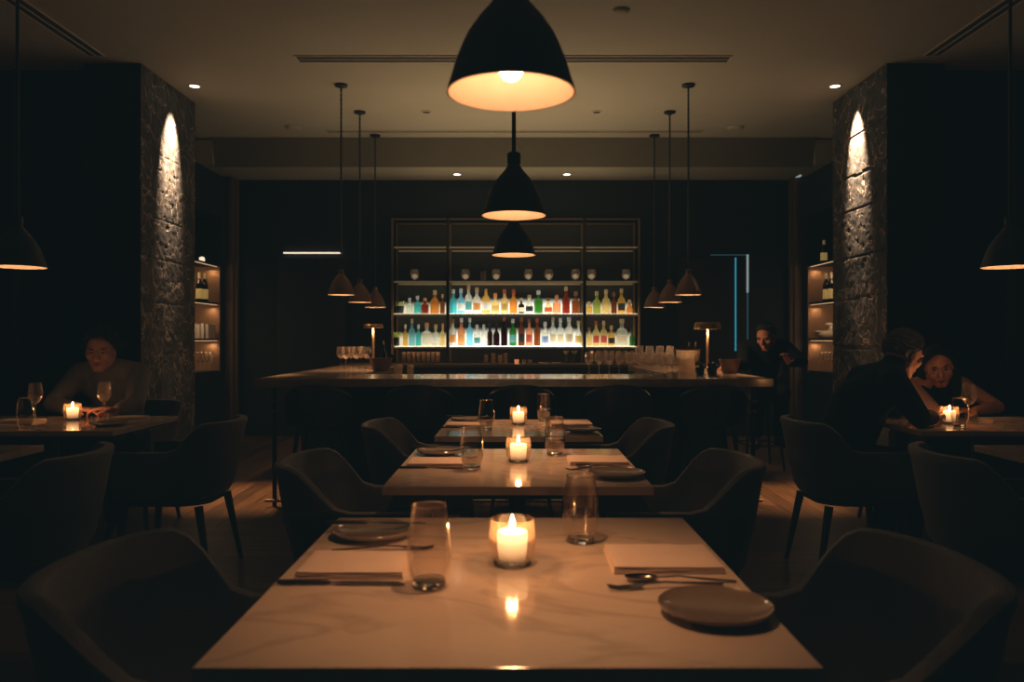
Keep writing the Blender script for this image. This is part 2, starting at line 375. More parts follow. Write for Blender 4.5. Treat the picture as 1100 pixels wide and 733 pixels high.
def downlight(name, label, px, py, lit, z=H, grp=None):
    k = (z - CZ) / (VY - py); x = (px - VX) * k; y = F * k
    t = thing(name, label, 'ceiling light', (x, y, z), 0, grp)
    obj('trim_ring', lt([(.040, -.001), (.055, -.001), (.055, -.007), (.042, -.009), (.040, -.006)], 28, close=True), M['trim'], t)
    obj('lens', lt([(0, -.006), (.039, -.006), (.039, -.002), (0, -.002)], 28), M['downlit'] if lit else M['slot'], t)
    return Vector((x, y, z))
dl = [downlight('downlight', 'lit round ceiling spotlight beside the left stone pillar', 209, 92, True), downlight('downlight', 'lit round ceiling spotlight beside the right stone pillar', 897, 92, True)]
downlight('downlight', 'unlit recessed ceiling spot left of the middle pendant', 458, 120, False)
downlight('downlight', 'unlit recessed ceiling spot right of the middle pendant', 641, 120, False)
downlight('downlight', 'lit spotlight in the soffit above the back shelves, left one', 491, 187, True, 3.11)
downlight('downlight', 'lit spotlight in the soffit above the back shelves, right one', 609, 187, True, 3.11)
def disc(name, label, cat, px, py, z=H, r=.09, m='ceiling'):
    k = (z - CZ) / (VY - py); x = (px - VX) * k; y = F * k
    o = obj(name, lt([(0, -.022), (r * .55, -.022), (r * .9, -.012), (r, 0), (0, 0)], 28), M[m]); o.location = (x, y, z); tag(o, label, cat)
disc('ceiling_speaker', 'flat round ceiling disc left of the hanging bar lamps', 'speaker', 315, 137)
disc('ceiling_speaker', 'flat round ceiling disc right of the hanging bar lamps', 'speaker', 790, 137)
disc('smoke_detector', 'pale round ceiling detector near the top edge, right of the big pendant', 'smoke detector', 667, 11, r=.06)
disc('sprinkler', 'small grey ceiling sensor above the right end of the back wall', 'sensor', 857, 188.5, z=3.13, r=.045, m='leddim')  # sensor is no lamp, its paleness is put in as emission

# ------------------------------------------------------------ pendants
PR = [(0, 1), (.15, .95), (.45, .86), (.71, .76), (.9, .67), (1.15, .5), (1.36, .32), (1.5, .22), (1.6, .16)]
def pendant(label, x, y, zr, rad, grp, outer, e, neckr=.024, cord=.0075, twist=False, bell=False):
    t = thing('pendant_lamp', label, 'pendant lamp', (x, y, zr), 0, grp)
    pr = PR if not bell else [(0, 1), (.2, .95), (.6, .84), (1.0, .66), (1.3, .46), (1.5, .28), (1.6, .2)]
    o_ = [(r * rad, h * rad) for h, r in pr]
    i_ = [((r * rad) - .004, h * rad) for h, r in pr[:-1]]
    top = 1.6 * rad
    obj('lamp_shade', lt(o_ + [(0, top)], 48), outer, t)
    ib = lt([(o_[0][0], 0)] + i_ + [(0, i_[-1][1] + .001)], 48)
    obj('shade_lining', ib, M['shade_in'], t)
    obj('neck', lt([(0, top - .004), (neckr * .9, top - .004), (neckr, top + .004), (neckr, top + .035), (neckr * .8, top + .04), (0, top + .04)], 24), outer, t)
    hc = H - zr
    if twist:
        pts = []; pts2 = []
        n = int((hc - top) / .012)
        bm = BM()
        for s in (0, PI):
            tube(bm, [(cord * .6 * math.cos(i * .9 + s), cord * .6 * math.sin(i * .9 + s), top + .035 + (hc - .02 - top - .035) * i / n) for i in range(n + 1)], cord * .6, 5)
        obj('cord', bm, M['blackmetal'], t)
    else: obj('cord', tb([(0, 0, top + .038), (0, 0, hc - .015)], cord, 10), M['blackmetal'], t)
    obj('ceiling_canopy', lt([(0, hc - .03), (.02, hc - .03), (.055, hc - .018), (.058, hc - .001), (0, hc - .001)], 24), M['blackmetal'], t)
    bz = .16 * rad + .015
    b = obj('bulb', sph(BM(), (0, 0, rad * .37), .022 * rad / .118), M['bulb'], t)
    obj('bulb_socket', lt([(0, rad * .54), (.018, rad * .54), (.018, rad * 1.2), (0, rad * 1.2)], 16), M['blackmetal'], t)
    if e: lamp('pendant_light', 'SPOT', (0, 0, rad * .10), e, (1, .46, .20), t, spot_size=R(80), spot_blend=.95, shadow_soft_size=.02)
    return t
pendant('largest black dome pendant, over the nearest marble table', -.005, 1.417, 1.62, .116, 'dome pendants over the middle tables', M['shade'], 21)
pendant('second black dome pendant, over the middle marble table', 0, 2.83, 1.62, .116, 'dome pendants over the middle tables', M['shade'], 27)
pendant('smallest of the black dome pendants in line, over the farthest table', 0, 4.165, 1.62, .116, 'dome pendants over the middle tables', M['shade'], 27)
pendant('dark dome pendant cut by the left edge, over the seated man', -2.29, 3.65, 1.51, .122, 'dome pendants over the side tables', M['shade'], 1.4)
pendant('dark dome pendant cut by the right edge, over the couple', 2.29, 3.65, 1.51, .122, 'dome pendants over the side tables', M['shade'], 1.2)
for s, w in ((-1, 'left'), (1, 'right')):
    for (px, py, d, q) in ((185.5, 317, 6.97, 'nearest and largest'), (165.5, 325, 7.8, 'middle'), (149, 330.5, 8.70, 'farthest and smallest')):
        p = at(VX + s * (px + (2 if s > 0 else 0)), py, d)
        pendant('%s bronze bell lamp hanging over the %s side of the bar' % (q, w), p.x, p.y, p.z, .116, 'bell lamps over the bar sides', M['brasshade'], 14, cord=.009, twist=True, bell=True)

# ------------------------------------------------------------ glassware and table settings
def obj_glass(bm, m, parent, name): return obj(name, bm, m, parent)
def stemless(label, loc, water=False, grp='stemless glasses on the tables'):
    t = thing('drinking_glass', label, 'glass', loc, 0, grp)
    o = [(.0, .0), (.024, .0), (.029, .006), (.036, .03), (.0395, .055), (.038, .085), (.034, .115), (.0305, .140)]
    i = [(r - .0016, z) for r, z in o[:1:-1]]
    i = [(.0290, .140), (.0325, .115), (.0365, .085), (.038, .055), (.034, .032), (.026, .014), (0, .010)]
    obj('glass_bowl', lt(o[2:] + i[:-2] + [(.027, .016)], 40), M['glass'], t)
    obj('glass_base', lt([(0, 0), (.024, 0), (.029, .006), (.027, .013), (0, .010)], 40), M['glassbase'], t)
    obj('rim', lt([(.0290, .1392), (.0306, .1392), (.0306, .1414), (.0290, .1414)], 40, close=True), M['rim'], t)
    if water: obj('water', lt([(0, .0165), (.0265, .017), (.0335, .032), (.0372, .055), (.0372, .062), (0, .062)], 32), M['water'], t)
    return t
def wineglass(label, loc, grp, h=.2, r=.036):
    t = thing('wine_glass', label, 'wine glass', loc, 0, grp)
    s = h / .2; G = M['wineglass'] if 'side tables' in grp else M['barglass']
    obj('glass_bowl', lt([(.003, .09 * s), (.018, .098 * s), (r * .95, .12 * s), (r, .14 * s), (r * .9, .175 * s), (r * .8, h), (r * .8 - .0012, h), (r * .9 - .0014, .175 * s), (r - .0014, .14 * s), (r * .93, .122 * s), (.017, .1 * s), (0, .0935 * s)], 24), G, t)
    obj('stem', lt([(0, .004), (.006, .006), (.0034, .015), (.0032, .085 * s), (.004, .0905 * s), (0, .0905 * s)], 12), G, t)
    obj('foot', lt([(0, 0), (.033, 0), (.033, .0015), (.006, .005), (0, .005)], 24), G, t)
    return t
def votive(label, loc, e=.8, grp='candles in glass holders'):
    t = thing('candle', label, 'candle', loc, 0, grp)
    obj('glass_holder', lt([(.032, .004), (.040, .012), (.0445, .035), (.0445, .060), (.041, .086), (.0395, .086), (.0430, .060), (.0430, .035), (.0385, .013), (.031, .007)], 40), M['votive'], t)
    obj('holder_base', lt([(0, 0), (.031, 0), (.036, .005), (.034, .009), (0, .009)], 40), M['glassbase'], t)
    w = obj('wax', lt([(0, .0095), (.026, .0095), (.028, .03), (.0295, .056), (.027, .062), (.015, .0595), (0, .0590)], 32), M['wax'], t)
    obj('wick', tb([(0, 0, .059), (.001, 0, .066)], .0012, 6), M['wick'], t)
    obj('flame', lt([(0, .0635), (.0045, .068), (.0058, .074), (.004, .084), (.0015, .091), (0, .094)], 14), M['flame'], t)
    lamp('candle_light', 'POINT', (0, 0, .078), e, (1, .42, .15), t, shadow_soft_size=.008)
    return t
def plate(label, loc, grp='small plates on the tables'):
    o = obj('plate', lt([(0, 0), (.05, 0), (.056, .003), (.084, .010), (.0885, .0165), (.087, .018), (.080, .0125), (.055, .006), (0, .0055)], 56), M['plate']); o.location = loc
    tag(o, label, 'plate', grp); return o
def napkin(label, loc, w=.2, d=.16, rot=0, grp='folded napkins on the tables'):
    t = BM(); n = 22
    layers = [(0, .0042), (.0046, .0088), (.0092, .0132)]
    for li, (z0, z1) in enumerate(layers):
        top, bot = [], []
        for i in range(n + 1):
            ra, rb = [], []
            for j in range(9):
                u, v = i / n - .5, j / 8 - .5
                ww = w * (1 - .012 * li); dd = d * (1 - .02 * li)
                dz = .0016 * noise.noise(Vector((u * 3, v * 3, li + loc[0]))) + .003 * max(0, abs(u) - .42) * -6 * 0
                e = 1 if abs(v) < .49 else 0
                ra.append(t.verts.new((u * ww, v * dd + .002 * noise.noise(Vector((u * 5, li, 3))), z1 + dz - (0 if (e and 0 < i < n) else .0016))))
                rb.append(t.verts.new((u * ww, v * dd + .002 * noise.noise(Vector((u * 5, li, 3))), z0 + (dz if li else 0) * .8)))
            top.append(ra); bot.append(rb)
        for i in range(n):
            for j in range(8):
                t.faces.new((top[i][j], top[i + 1][j], top[i + 1][j + 1], top[i][j + 1])); t.faces.new((bot[i][j], bot[i][j + 1], bot[i + 1][j + 1], bot[i + 1][j]))
            t.faces.new((top[i][0], bot[i][0], bot[i + 1][0], top[i + 1][0])); t.faces.new((top[i][8], top[i + 1][8], bot[i + 1][8], bot[i][8]))
        for j in range(8):
            t.faces.new((top[0][j], top[0][j + 1], bot[0][j + 1], bot[0][j])); t.faces.new((top[n][j], bot[n][j], bot[n][j + 1], top[n][j + 1]))
    o = obj('napkin', t, M['napkin']); o.location = loc; o.rotation_euler = (0, 0, rot); tag(o, label, 'napkin', grp); return o
def strip(bm, pts, ws, th=.002):
    # flat curved ribbon along pts with given half widths (cutlery)
    pts = [Vector(p) for p in pts]; top = []; bot = []
    for i, p in enumerate(pts):
        tdir = (pts[min(i + 1, len(pts) - 1)] - pts[max(i - 1, 0)]).normalized(); a = Vector((-tdir.y, tdir.x, 0)).normalized()
        q = [p + a * ws[i], p - a * ws[i]]
        top.append([bm.verts.new(v + Vector((0, 0, th))) for v in q]); bot.append([bm.verts.new(v) for v in q])
    for i in range(len(pts) - 1):
        bm.faces.new((top[i][0], top[i][1], top[i + 1][1], top[i + 1][0])); bm.faces.new((bot[i][1], bot[i][0], bot[i + 1][0], bot[i + 1][1]))
        bm.faces.new((top[i][0], top[i + 1][0], bot[i + 1][0], bot[i][0])); bm.faces.new((top[i][1], bot[i][1], bot[i + 1][1], top[i + 1][1]))
    bm.faces.new((top[0][0], bot[0][0], bot[0][1], top[0][1])); bm.faces.new((top[-1][1], bot[-1][1], bot[-1][0], top[-1][0]))
    return bm
def knife(label, loc, rot, grp='knives on the tables'):
    t = thing('table_knife', label, 'knife', loc, rot, grp)
    obj('handle', tb([(-.115, 0, .005), (-.11, 0, .005), (-.03, 0, .0045), (-.02, 0, .004)], [.003, .0052, .0046, .003], 10, flat=.8), M['blackmetal'], t)
    obj('blade', strip(BM(), [(-.02, 0, .003), (.0, .001, .003), (.05, .002, .002), (.095, .001, .001), (.108, -.003, .0005)], [.003, .007, .009, .0085, .002], .0016), M['steel'], t)
    return t
def fork(label, loc, rot, grp='forks on the tables'):
    t = thing('table_fork', label, 'fork', loc, rot, grp)
    obj('handle', strip(BM(), [(-.105, 0, .001), (-.1, 0, .001), (-.05, 0, .004), (0, 0, .008), (.035, 0, .006)], [.003, .0055, .004, .0028, .0028], .0022), M['steel'], t)
    bm = BM(); strip(bm, [(.035, 0, .006), (.045, 0, .004), (.06, 0, .0025)], [.003, .010, .011], .0016)
    for k in (-.0095, -.0032, .0032, .0095): strip(bm, [(.0602, k, .0025), (.08, k * 1.02, .001), (.10, k, .005)], [.0022, .0019, .001], .0015)
    obj('tines', bm, M['steel'], t); return t
def spoon(label, loc, rot, grp='spoons on the tables'):
    t = thing('table_spoon', label, 'spoon', loc, rot, grp)
    obj('handle', strip(BM(), [(-.1, 0, .001), (-.095, 0, .001), (-.04, 0, .005), (.0, 0, .009), (.04, 0, .006)], [.003, .005, .0038, .0026, .0026], .002), M['steel'], t)
    bm = BM(); sph(bm, (.066, 0, .009), 1, (.030, .018, .009), u=18, v=10)
    bmesh.ops.delete(bm, geom=[v for v in bm.verts if v.co.z > .0095], context='VERTS')
    obj('bowl', bm, M['steel'], t); return t

TZ = .75
def table(label, x0, x1, y0, y1, th=.026):
    cx, cy = (x0 + x1) / 2, (y0 + y1) / 2; w, h = (x1 - x0) / 2, (y1 - y0) / 2
    t = thing('dining_table', label, 'table', (cx, cy, 0), 0, 'marble tables')
    obj('tabletop', bx(-w, w, -h, h, TZ - th, TZ), M['marble'], t, smooth=False, bevel=.002)
    obj('column', lt([(0, .022), (.03, .022), (.03, TZ - th - .012), (0, TZ - th - .012)], 24), M['blackmetal'], t)
    obj('base_plate', lt([(0, 0), (.22, 0), (.22, .012), (.05, .022), (0, .022)], 40), M['blackmetal'], t)
    obj('top_bracket', bx(-.16, .16, -.16, .16, TZ - th - .012, TZ - th - .0005), M['blackmetal'], t, smooth=False)
    return cx, cy
T = [('nearest', -.008, .413, 1.033, 1.900), ('middle', .012, .395, 2.30, 3.09), ('farthest', .022, .372, 3.485, 4.216)]
for i, (w, cx, hw, y0, y1) in enumerate(T):
    desc = {'nearest': 'large marble table filling the foreground', 'middle': 'marble table in the middle, second of the centre row', 'farthest': 'marble table farthest back in the centre row, before the bar'}[w]
    table(desc, cx - hw, cx + hw, y0, y1)
    tn = w + ' centre table'
    s = hw / .413; c = cx; yc = (y0 + y1) / 2
    def P(dx, dy, z=0): return (c + dx * s, yc + dy, TZ + .0006 + z)
    if i == 0: L = dict(c=(.005, .045), gl=(-.139, -.092), gr=(.149, .205))
    elif i == 1: L = dict(c=(.004, .07), gl=(-.157, -.09), gr=(.145, .22))
    else: L = dict(c=(.001, .12), gl=(-.168, -.12), gr=(.148, .29))
    e = (4.5, 2.6, 2.0)[i]
    votive('lit white candle in a glass holder on the %s' % tn, P(*L['c']), e)
    stemless('%s glass standing left of the candle on the %s' % ('tall empty' if i == 0 else 'part-filled', tn), P(*L['gl']), i > 0)
    stemless('%s glass standing right of the candle on the %s' % ('tall empty' if i == 0 else 'part-filled', tn), P(*L['gr']), i > 0)
    dy = 0 if i < 2 else .03
    napkin('folded cream napkin at the left place of the %s' % tn, P(-.287, .02 + dy), .195, .15)
    napkin('folded cream napkin at the right place of the %s' % tn, P(.292, .06 + dy), .205, .17)
    knife('dark-handled knife in front of the left napkin on the %s' % tn, P(-.29, -.085 + dy), 0)
    plate('small plate behind the left napkin on the %s' % tn, P(-.30, .255 + dy * .5))
    knife('knife lying across the left plate on the %s' % tn, P(-.295, .285 + dy * .5, .0185), .02)
    fork('fork lying between the left napkin and plate on the %s' % tn, P(-.255, .140 + dy), .08)
    plate('small plate in front of the right napkin on the %s' % tn, P(.322, -.232 + dy))
    fork('fork lying before the right napkin on the %s' % tn, P(.268, -.100 + dy), PI + .12)
    spoon('spoon beside the fork at the right place of the %s' % tn, P(.30, -.068 + dy), PI - .05)

# side tables
table('dark-lit marble table with the seated man on the left', -2.85, -1.87, 3.69, 4.41)
table('near marble table corner cut by the left edge', -2.85, -1.90, 2.5, 3.2)
table('marble table with the leaning couple on the right', 1.90, 2.85, 3.69, 4.41)
table('near marble table corner cut by the right edge', 1.86, 2.85, 2.5, 3.2)
def tp(px, py): # point on a table top under a pixel
    k = (CZ - TZ) / (py - VY); return ((px - VX) * k, F * k, TZ + .0006)
votive('lit candle in a glass holder in front of the man on the left', tp(78, 451), 2.6)
wineglass('wine glass at the left edge behind a tumbler', tp(38, 453), 'wine glasses on the side tables')
stemless('part-filled tumbler near the left edge, before the wine glass', tp(27, 459), True)
wineglass("wine glass standing before the left man's hands", tp(112, 451), 'wine glasses on the side tables')
o = obj('ramekin', lt([(0, 0), (.03, 0), (.034, .03), (.031, .03), (.028, .005), (0, .005)], 28), M['plate']); o.location = tp(121, 449.5); tag(o, "small low cup beside the left man's wine glass", 'cup')
napkin("folded napkin at the left end of the left man's table", tp(22, 453.5), .2, .13)
napkin("folded napkin before the left man, right of the candle", (tp(133, 451)[0], tp(133, 450)[1], TZ + .0006), .17, .13)
plate('dark plate on the left man\'s table, at its front right', tp(116, 457.5))
knife('knife on the near left table corner', (-2.05, 2.95, TZ + .0006), .1)
plate('dark plate on the near left table corner', (-2.05, 2.78, TZ + .0006))
votive('lit candle between the couple on the right', tp(1020, 455), 3.6)
wineglass('wine glass to the right of the couple\'s candle', tp(1041, 455), 'wine glasses on the side tables')
stemless("low tumbler between the couple's candle and wine glass", tp(1031, 459), False)
o = obj('ramekin', lt([(0, 0), (.03, 0), (.034, .03), (.031, .03), (.028, .005), (0, .005)], 28), M['plate']); o.location = tp(1044, 450); tag(o, 'small pale cup behind the wine glass on the couple\'s table', 'cup')
napkin('folded napkin at the right end of the couple\'s table', (2.58, 4.15, TZ + .0006), .22, .14)
plate('small plate before the napkin on the couple\'s table', (2.62, 3.90, TZ + .0006))
knife('knife lying on the near right table corner', (2.10, 2.90, TZ + .0006), -.15)

# ------------------------------------------------------------ tub chairs (face +X)
def make_chair(label, loc, rotz):
    t = thing('tub_chair', label, 'chair', loc, rotz, 'tub chairs')
    # plan path
    path = []
    hw, xb, xf, xs = .25, -.262, .23, -.03
    for i in range(7): path.append((xf + (xs - xf) * i / 6, -hw, PI * 1.5))
    for i in range(1, 24):
        a = PI * 1.5 - PI * i / 24
        ex = 2 / 2.6
        cx, sy = math.cos(a), math.sin(a)
        path.append((xs + (xs - xb) * -abs(cx) ** ex, hw * (1 if sy > 0 else -1) * abs(sy) ** ex, a))
    for i in range(7): path.append((xs + (xf - xs) * i / 6, hw, PI * .5))
    bm = BM(); rings = []
    for (x, y, a) in path:
        tt = min(1, max(0, (-.05 - x) / .15)); tt = tt * tt * (3 - 2 * tt)
        top = .635 + .140 * tt
        n = Vector((math.cos(a) if x < xs else 0, math.sin(a) if x < xs else (1 if y > 0 else -1), 0)).normalized()
        fl = .055 * tt
        ring = []
        th = .020
        for (off, z) in ((-.035, .40), (-.012, .44), (0, .50), (fl * .3, .56), (fl * .8, top - .05), (fl, top - .018), (fl - .004, top - .005), (fl - th, top), (fl - 2 * th + .004, top - .005), (fl - 2 * th, top - .018), (fl * .7 - 2 * th, top - .06), (-2 * th, .52), (-2 * th - .01, .42)):
            ring.append(bm.verts.new((x + n.x * off, y + n.y * off, z)))
        rings.append(ring)
    for a, b in zip(rings, rings[1:]):
        for i in range(len(a)):
            j = (i + 1) % len(a); bm.faces.new((a[i], a[j], b[j], b[i]))
    bm.faces.new(rings[0]); bm.faces.new(rings[-1][::-1])
    o = obj('back_and_arms', bm, M['leather'], t)
    bm = BM(); pts = []
    for (x, y, a) in path: pts.append((max(x, -.25) * .86 + .012, y * .84))
    prism(bm, pts, .40, .455); o = obj('seat', bm, M['leather'], t, bevel=.018)
    prism2 = prism(BM(), [(p[0] * .98, p[1] * .96) for p in pts], .365, .3995); obj('seat_frame', prism2, M['darkwood'], t)
    for sx, sy in ((1, 1), (1, -1), (-1, 1), (-1, -1)):
        obj('leg', tb([(.19 * sx if sx > 0 else -.17, .19 * sy, .365), (.225 * sx if sx > 0 else -.235, .225 * sy, 0)], [.021, .011], 12), M['darkwood'], t)
    return t
ch = make_chair('grey tub chair at the left of the middle centre table', (-.485, 2.72, 0), 0)
def chair(label, x, y, rz): return dup(ch, (x, y, 0), rz, label)
chair('grey tub chair at the right of the middle centre table', .525, 2.72, PI)
chair('large shadowed tub chair in the lower left corner of the foreground', -.53, 1.47, 0)
chair('large shadowed tub chair in the lower right corner of the foreground', .54, 1.47, PI)
chair('tub chair at the left of the farthest centre table', -.42, 3.86, 0)
chair('tub chair at the right of the farthest centre table', .46, 3.86, PI)
chair("empty tub chair with tapered legs at the left man's table", -1.70, 4.03, PI)
chair('shadowed tub chair at the near left table, by the left edge', -1.82, 2.88, PI + .12)
chair('tub chair the man in the dark jacket sits on', 1.70, 4.03, 0)
chair('shadowed tub chair at the near right table, by the right edge', 1.80, 2.88, -.12)
chair('tub chair under the man seated on the left', -2.43, 4.98, -PI / 2)
chair('tub chair under the woman leaning over the table', 2.50, 4.98, -PI / 2)

# ------------------------------------------------------------ bar
t = thing('bar_counter', 'long dark bar with a thick stone top, in front of the lit shelves', 'bar', (0, 5.6, 0))
def U(bm, off, z0, z1, yb=8.35):
    # U plan: front run and two side runs
    y0, y1 = 5.525 - 5.6 + off, 6.26 - 5.6 - off; xo, xi = 1.815 - off, 1.21 + off
    prism(bm, [(-xo, y0), (xo, y0), (xo, yb - 5.6 - off), (xi, yb - 5.6 - off), (xi, y1), (-xi, y1), (-xi, yb - 5.6 - off), (-xo, yb - 5.6 - off)], z0, z1); return bm
obj('countertop', U(BM(), 0, .842, .90), M['barmarble'], t, smooth=False, bevel=.003)
bm = BM(); U(bm, .26, .05, .8415); 
obj('bar_front', bm, M['barwood'], t, smooth=False)
obj('plinth', U(BM(), .29, 0, .0495), M['blackmetal'], t, smooth=False)
for s in (-1, 1):
    p = obj('end_post', tb([(s * 1.685, -.028, 0), (s * 1.685, -.028, .8415)], .016, 12), M['blackmetal'], t)
    for z in (.735, .665): obj('brass_ring', lt([(.0165, z), (.032, z), (.032, z + .010), (.0165, z + .010)], 20, (s * 1.685, -.028, 0), close=True), M['brass'], p)
obj('foot_rail', tb([(-1.74, -.06, .045), (1.74, -.06, .045)], .011, 12), M['brassdim'], t)

def make_stool(label, loc, rz=0):
    t = thing('bar_stool', label, 'bar stool', loc, rz, 'bar stools along the bar')
    bm = BM(); rings = []
    for i in range(25):
        a = PI + PI * i / 24; x, y = .23 * math.cos(a), .20 * math.sin(a)
        q = math.sin((i / 24) * PI) ** .6
        top = .70 + .185 * q; n = Vector((math.cos(a), math.sin(a), 0)); f = .03 * q
        rings.append([bm.verts.new(Vector((x, y, 0)) + n * o_ + Vector((0, 0, z))) for o_, z in ((0, .62), (f, top - .02), (f - .012, top), (f - .03, top - .015), (-.028, .64))])
    for a, b in zip(rings, rings[1:]):
        for i in range(5): bm.faces.new((a[i], a[(i + 1) % 5], b[(i + 1) % 5], b[i]))
    bm.faces.new(rings[0]); bm.faces.new(rings[-1][::-1])
    obj('backrest', bm, M['blackleather'], t)
    obj('seat', lt([(0, .60), (.19, .60), (.2, .62), (.195, .66), (.16, .67), (0, .672)], 32), M['blackleather'], t)
    for sx in (-1, 1):
        for sy in (-1, 1): obj('leg', tb([(.12 * sx, .12 * sy, .60), (.20 * sx, .17 * sy, 0)], [.014, .010], 10), M['blackmetal'], t)
    bm = BM(); k = .175; kk = .154
    tube(bm, [(-k, -kk, .22), (k, -kk, .22), (k, kk, .22), (-k, kk, .22), (-k, -kk, .22)], .007, 8); obj('foot_ring', bm, M['blackmetal'], t)
    return t
M['blackleather'] = mat('black_leather', (.007, .007, .0065), .5)
st = None
for i, px in enumerate((342, 450, 560, 663, 766)):
    lab = ['black bar stool at the far left end of the bar', 'second black bar stool from the left end of the bar', 'middle black bar stool, behind the farthest table', 'second black bar stool from the right end of the bar', 'black bar stool at the far right end of the bar'][i]
    x = (px - VX) * K(5.2)
    if st is None: st = make_stool(lab, (x, 5.28, 0))
    else: dup(st, (x, 5.28, 0), 0, lab)
dup(st, (2.24, 7.25, 0), PI / 2 , 'black bar stool under the man at the right side of the bar')

BZ = .9005
def bl(px, d): return ((px - VX) * K(d), d, BZ)
# mushroom table lamps on the bar
def bar_lamp(label, loc, r, hs, zt, e):
    t = thing('table_lamp', label, 'table lamp', loc, 0, 'brass table lamps on the bar')
    obj('base', lt([(0, 0), (.055, 0), (.055, .012), (.012, .02), (0, .02)], 28), M['brass'], t)
    obj('stem', tb([(0, 0, .02), (0, 0, zt - hs * .5)], .011, 12), M['brass'], t)
    obj('lamp_shade', lt([(r * .93, zt - hs + .004), (r, zt - hs), (r, zt - hs * .35), (r * .9, zt), (0, zt), (0, zt - .004), (r * .88, zt - .005), (r * .95, zt - hs * .35)], 36, close=False), M['brass'], t)
    obj('diffuser', lt([(0.0115, zt - hs + .006), (r * .925, zt - hs + .006), (r * .925, zt - hs + .012), (.0115, zt - hs + .012)], 32, close=True), M['lampdiff'], t)
    lamp('lamp_light', 'POINT', (0, -.03, zt - hs - .03), e, (1, .55, .27), t, shadow_soft_size=.02)
M['lampdiff'] = emis('lamp_diffuser', (1, .62, .35), 2.2)
bar_lamp('thin brass mushroom lamp on the left side of the bar', bl(401, 7.2), .088, .035, .412, 8)
bar_lamp('taller brass mushroom lamp on the right side of the bar', bl(760, 6.8), .112, .06, .42, 10)

GW = 'wine glasses set on the left of the bar'
for i, (px, d) in enumerate(((366, 7.35), (371.5, 7.15), (377, 7.45), (383, 7.2), (388, 7.6), (394, 7.35))):
    wineglass('stemmed glass, number %s from left in the cluster left on the bar' % ['one', 'two', 'three', 'four', 'five', 'six'][i], bl(px, d), GW, .205, .04)
ordw = ['first', 'second', 'third', 'fourth', 'fifth', 'sixth', 'seventh', 'eighth', 'ninth', 'tenth', 'eleventh', 'twelfth', 'thirteenth', 'fourteenth', 'fifteenth', 'sixteenth', 'seventeenth', 'eighteenth']
for i, px in enumerate((632.5, 643.5, 654.5, 665, 676)):
    wineglass('%s wine glass from the left in the single row on the bar' % ordw[i], bl(px, 6.12), 'row of wine glasses on the bar', .175, .034)
i = 0
for row, (d, pxs) in enumerate(((5.98, (689, 700, 711, 722)), (6.25, (684, 695, 706, 717)), (6.55, (687, 698, 709, 720)))):
    for j, px in enumerate(pxs):
        wineglass('wine glass in the %s row of the crowd on the bar, %s from left' % (['front', 'middle', 'back'][row], ordw[j]), bl(px, d), 'crowded wine glasses on the bar', [.15, .17, .22][row], .036); i += 1
def bowl(label, loc, r, h, m='bowl'):
    o = obj('bowl', lt([(0, 0), (r * .6, 0), (r * .85, h * .5), (r, h), (r * .94, h), (r * .78, h * .5), (r * .5, .012), (0, .012)], 32), M[m]); o.location = loc; tag(o, label, 'bowl')
bowl('wide wooden bowl behind the wine glasses on the left of the bar', bl(409, 7.0 - .25), .10, .115)
bowl('brown wooden bowl at the right end of the bar', bl(784, 6.35), .085, .115)
def tumbler(label, loc, grp, r=.036, h=.085):
    o = obj('tumbler', lt([(0, 0), (r * .86, 0), (r, h), (r - .002, h), (r * .82, .008), (0, .008)], 24), M['glass2']); o.location = loc; tag(o, label, 'glass', grp)
M['glass2'] = thin_glass('cut_glass', (.78, .72, .64), .6, (1, .85, .7), .12, .10, .22, (1, .86, .7))
tumbler('square-sided tumbler on the inner edge of the bar, left of centre', bl(428, 6.12), 'tumblers on the bar', .036, .08)
tumbler('faint tumbler on the bar, just right of the square-sided one', bl(441, 6.2), 'tumblers on the bar', .03, .075)
# ice bucket, herb pots, mixing bottles
t = thing('ice_bucket', 'ribbed glass ice bucket on the right of the bar', 'ice bucket', bl(739, 6.45))
bm = BM(); n = 48; rr = []
for z, r in ((0, .07), (.03, .08), (.19, .095), (.19, .090), (.03, .075), (.01, .06)):
    rr.append([bm.verts.new((r * (1 + .04 * (i % 2)) * math.cos(2 * PI * i / n), r * (1 + .04 * (i % 2)) * math.sin(2 * PI * i / n), z)) for i in range(n)])
for a, b in zip(rr, rr[1:]):
    for i in range(n): bm.faces.new((a[i], a[(i + 1) % n], b[(i + 1) % n], b[i]))
bm.faces.new(rr[0]); bm.faces.new(rr[-1]); obj('bucket', bm, M['glass2'], t)
obj('rim', lt([(.098, .186), (.101, .186), (.101, .194), (.098, .194)], 32, close=True), M['brass'], t)
def pot(label, loc, r, h, name='herb_pot', lm='leaf', rng=.06, n=70):
    t = thing(name, label, 'plant pot', loc); obj('pot', lt([(0, 0), (r * .8, 0), (r, h), (r * .92, h), (r * .88, h - .01), (0, h - .01)], 24), M['blackmetal'], t)
    bm = BM()
    for i in range(n):
        a, q = random.random() * 2 * PI, random.random() ** .5 * rng; zc = h + random.random() * rng * .9
        c = Vector((q * math.cos(a), q * math.sin(a), zc)); s = .010 + random.random() * .008
        u = Vector((random.uniform(-1, 1), random.uniform(-1, 1), random.uniform(-.3, 1))).normalized(); w = u.cross(Vector((0, 0, 1))).normalized()
        bm.faces.new([bm.verts.new(c + u * s * 1.6), bm.verts.new(c + w * s * .6), bm.verts.new(c - u * s), bm.verts.new(c - w * s * .6)])
    obj('leaves', bm, M[lm], t); return t
pot('small dark pot of herbs on the bar, right of the ice bucket', bl(752, 6.10), .036, .06, rng=.04)
pot('small dark pot of herbs left of the brown bowl on the bar', bl(765, 6.04), .040, .06, rng=.04)
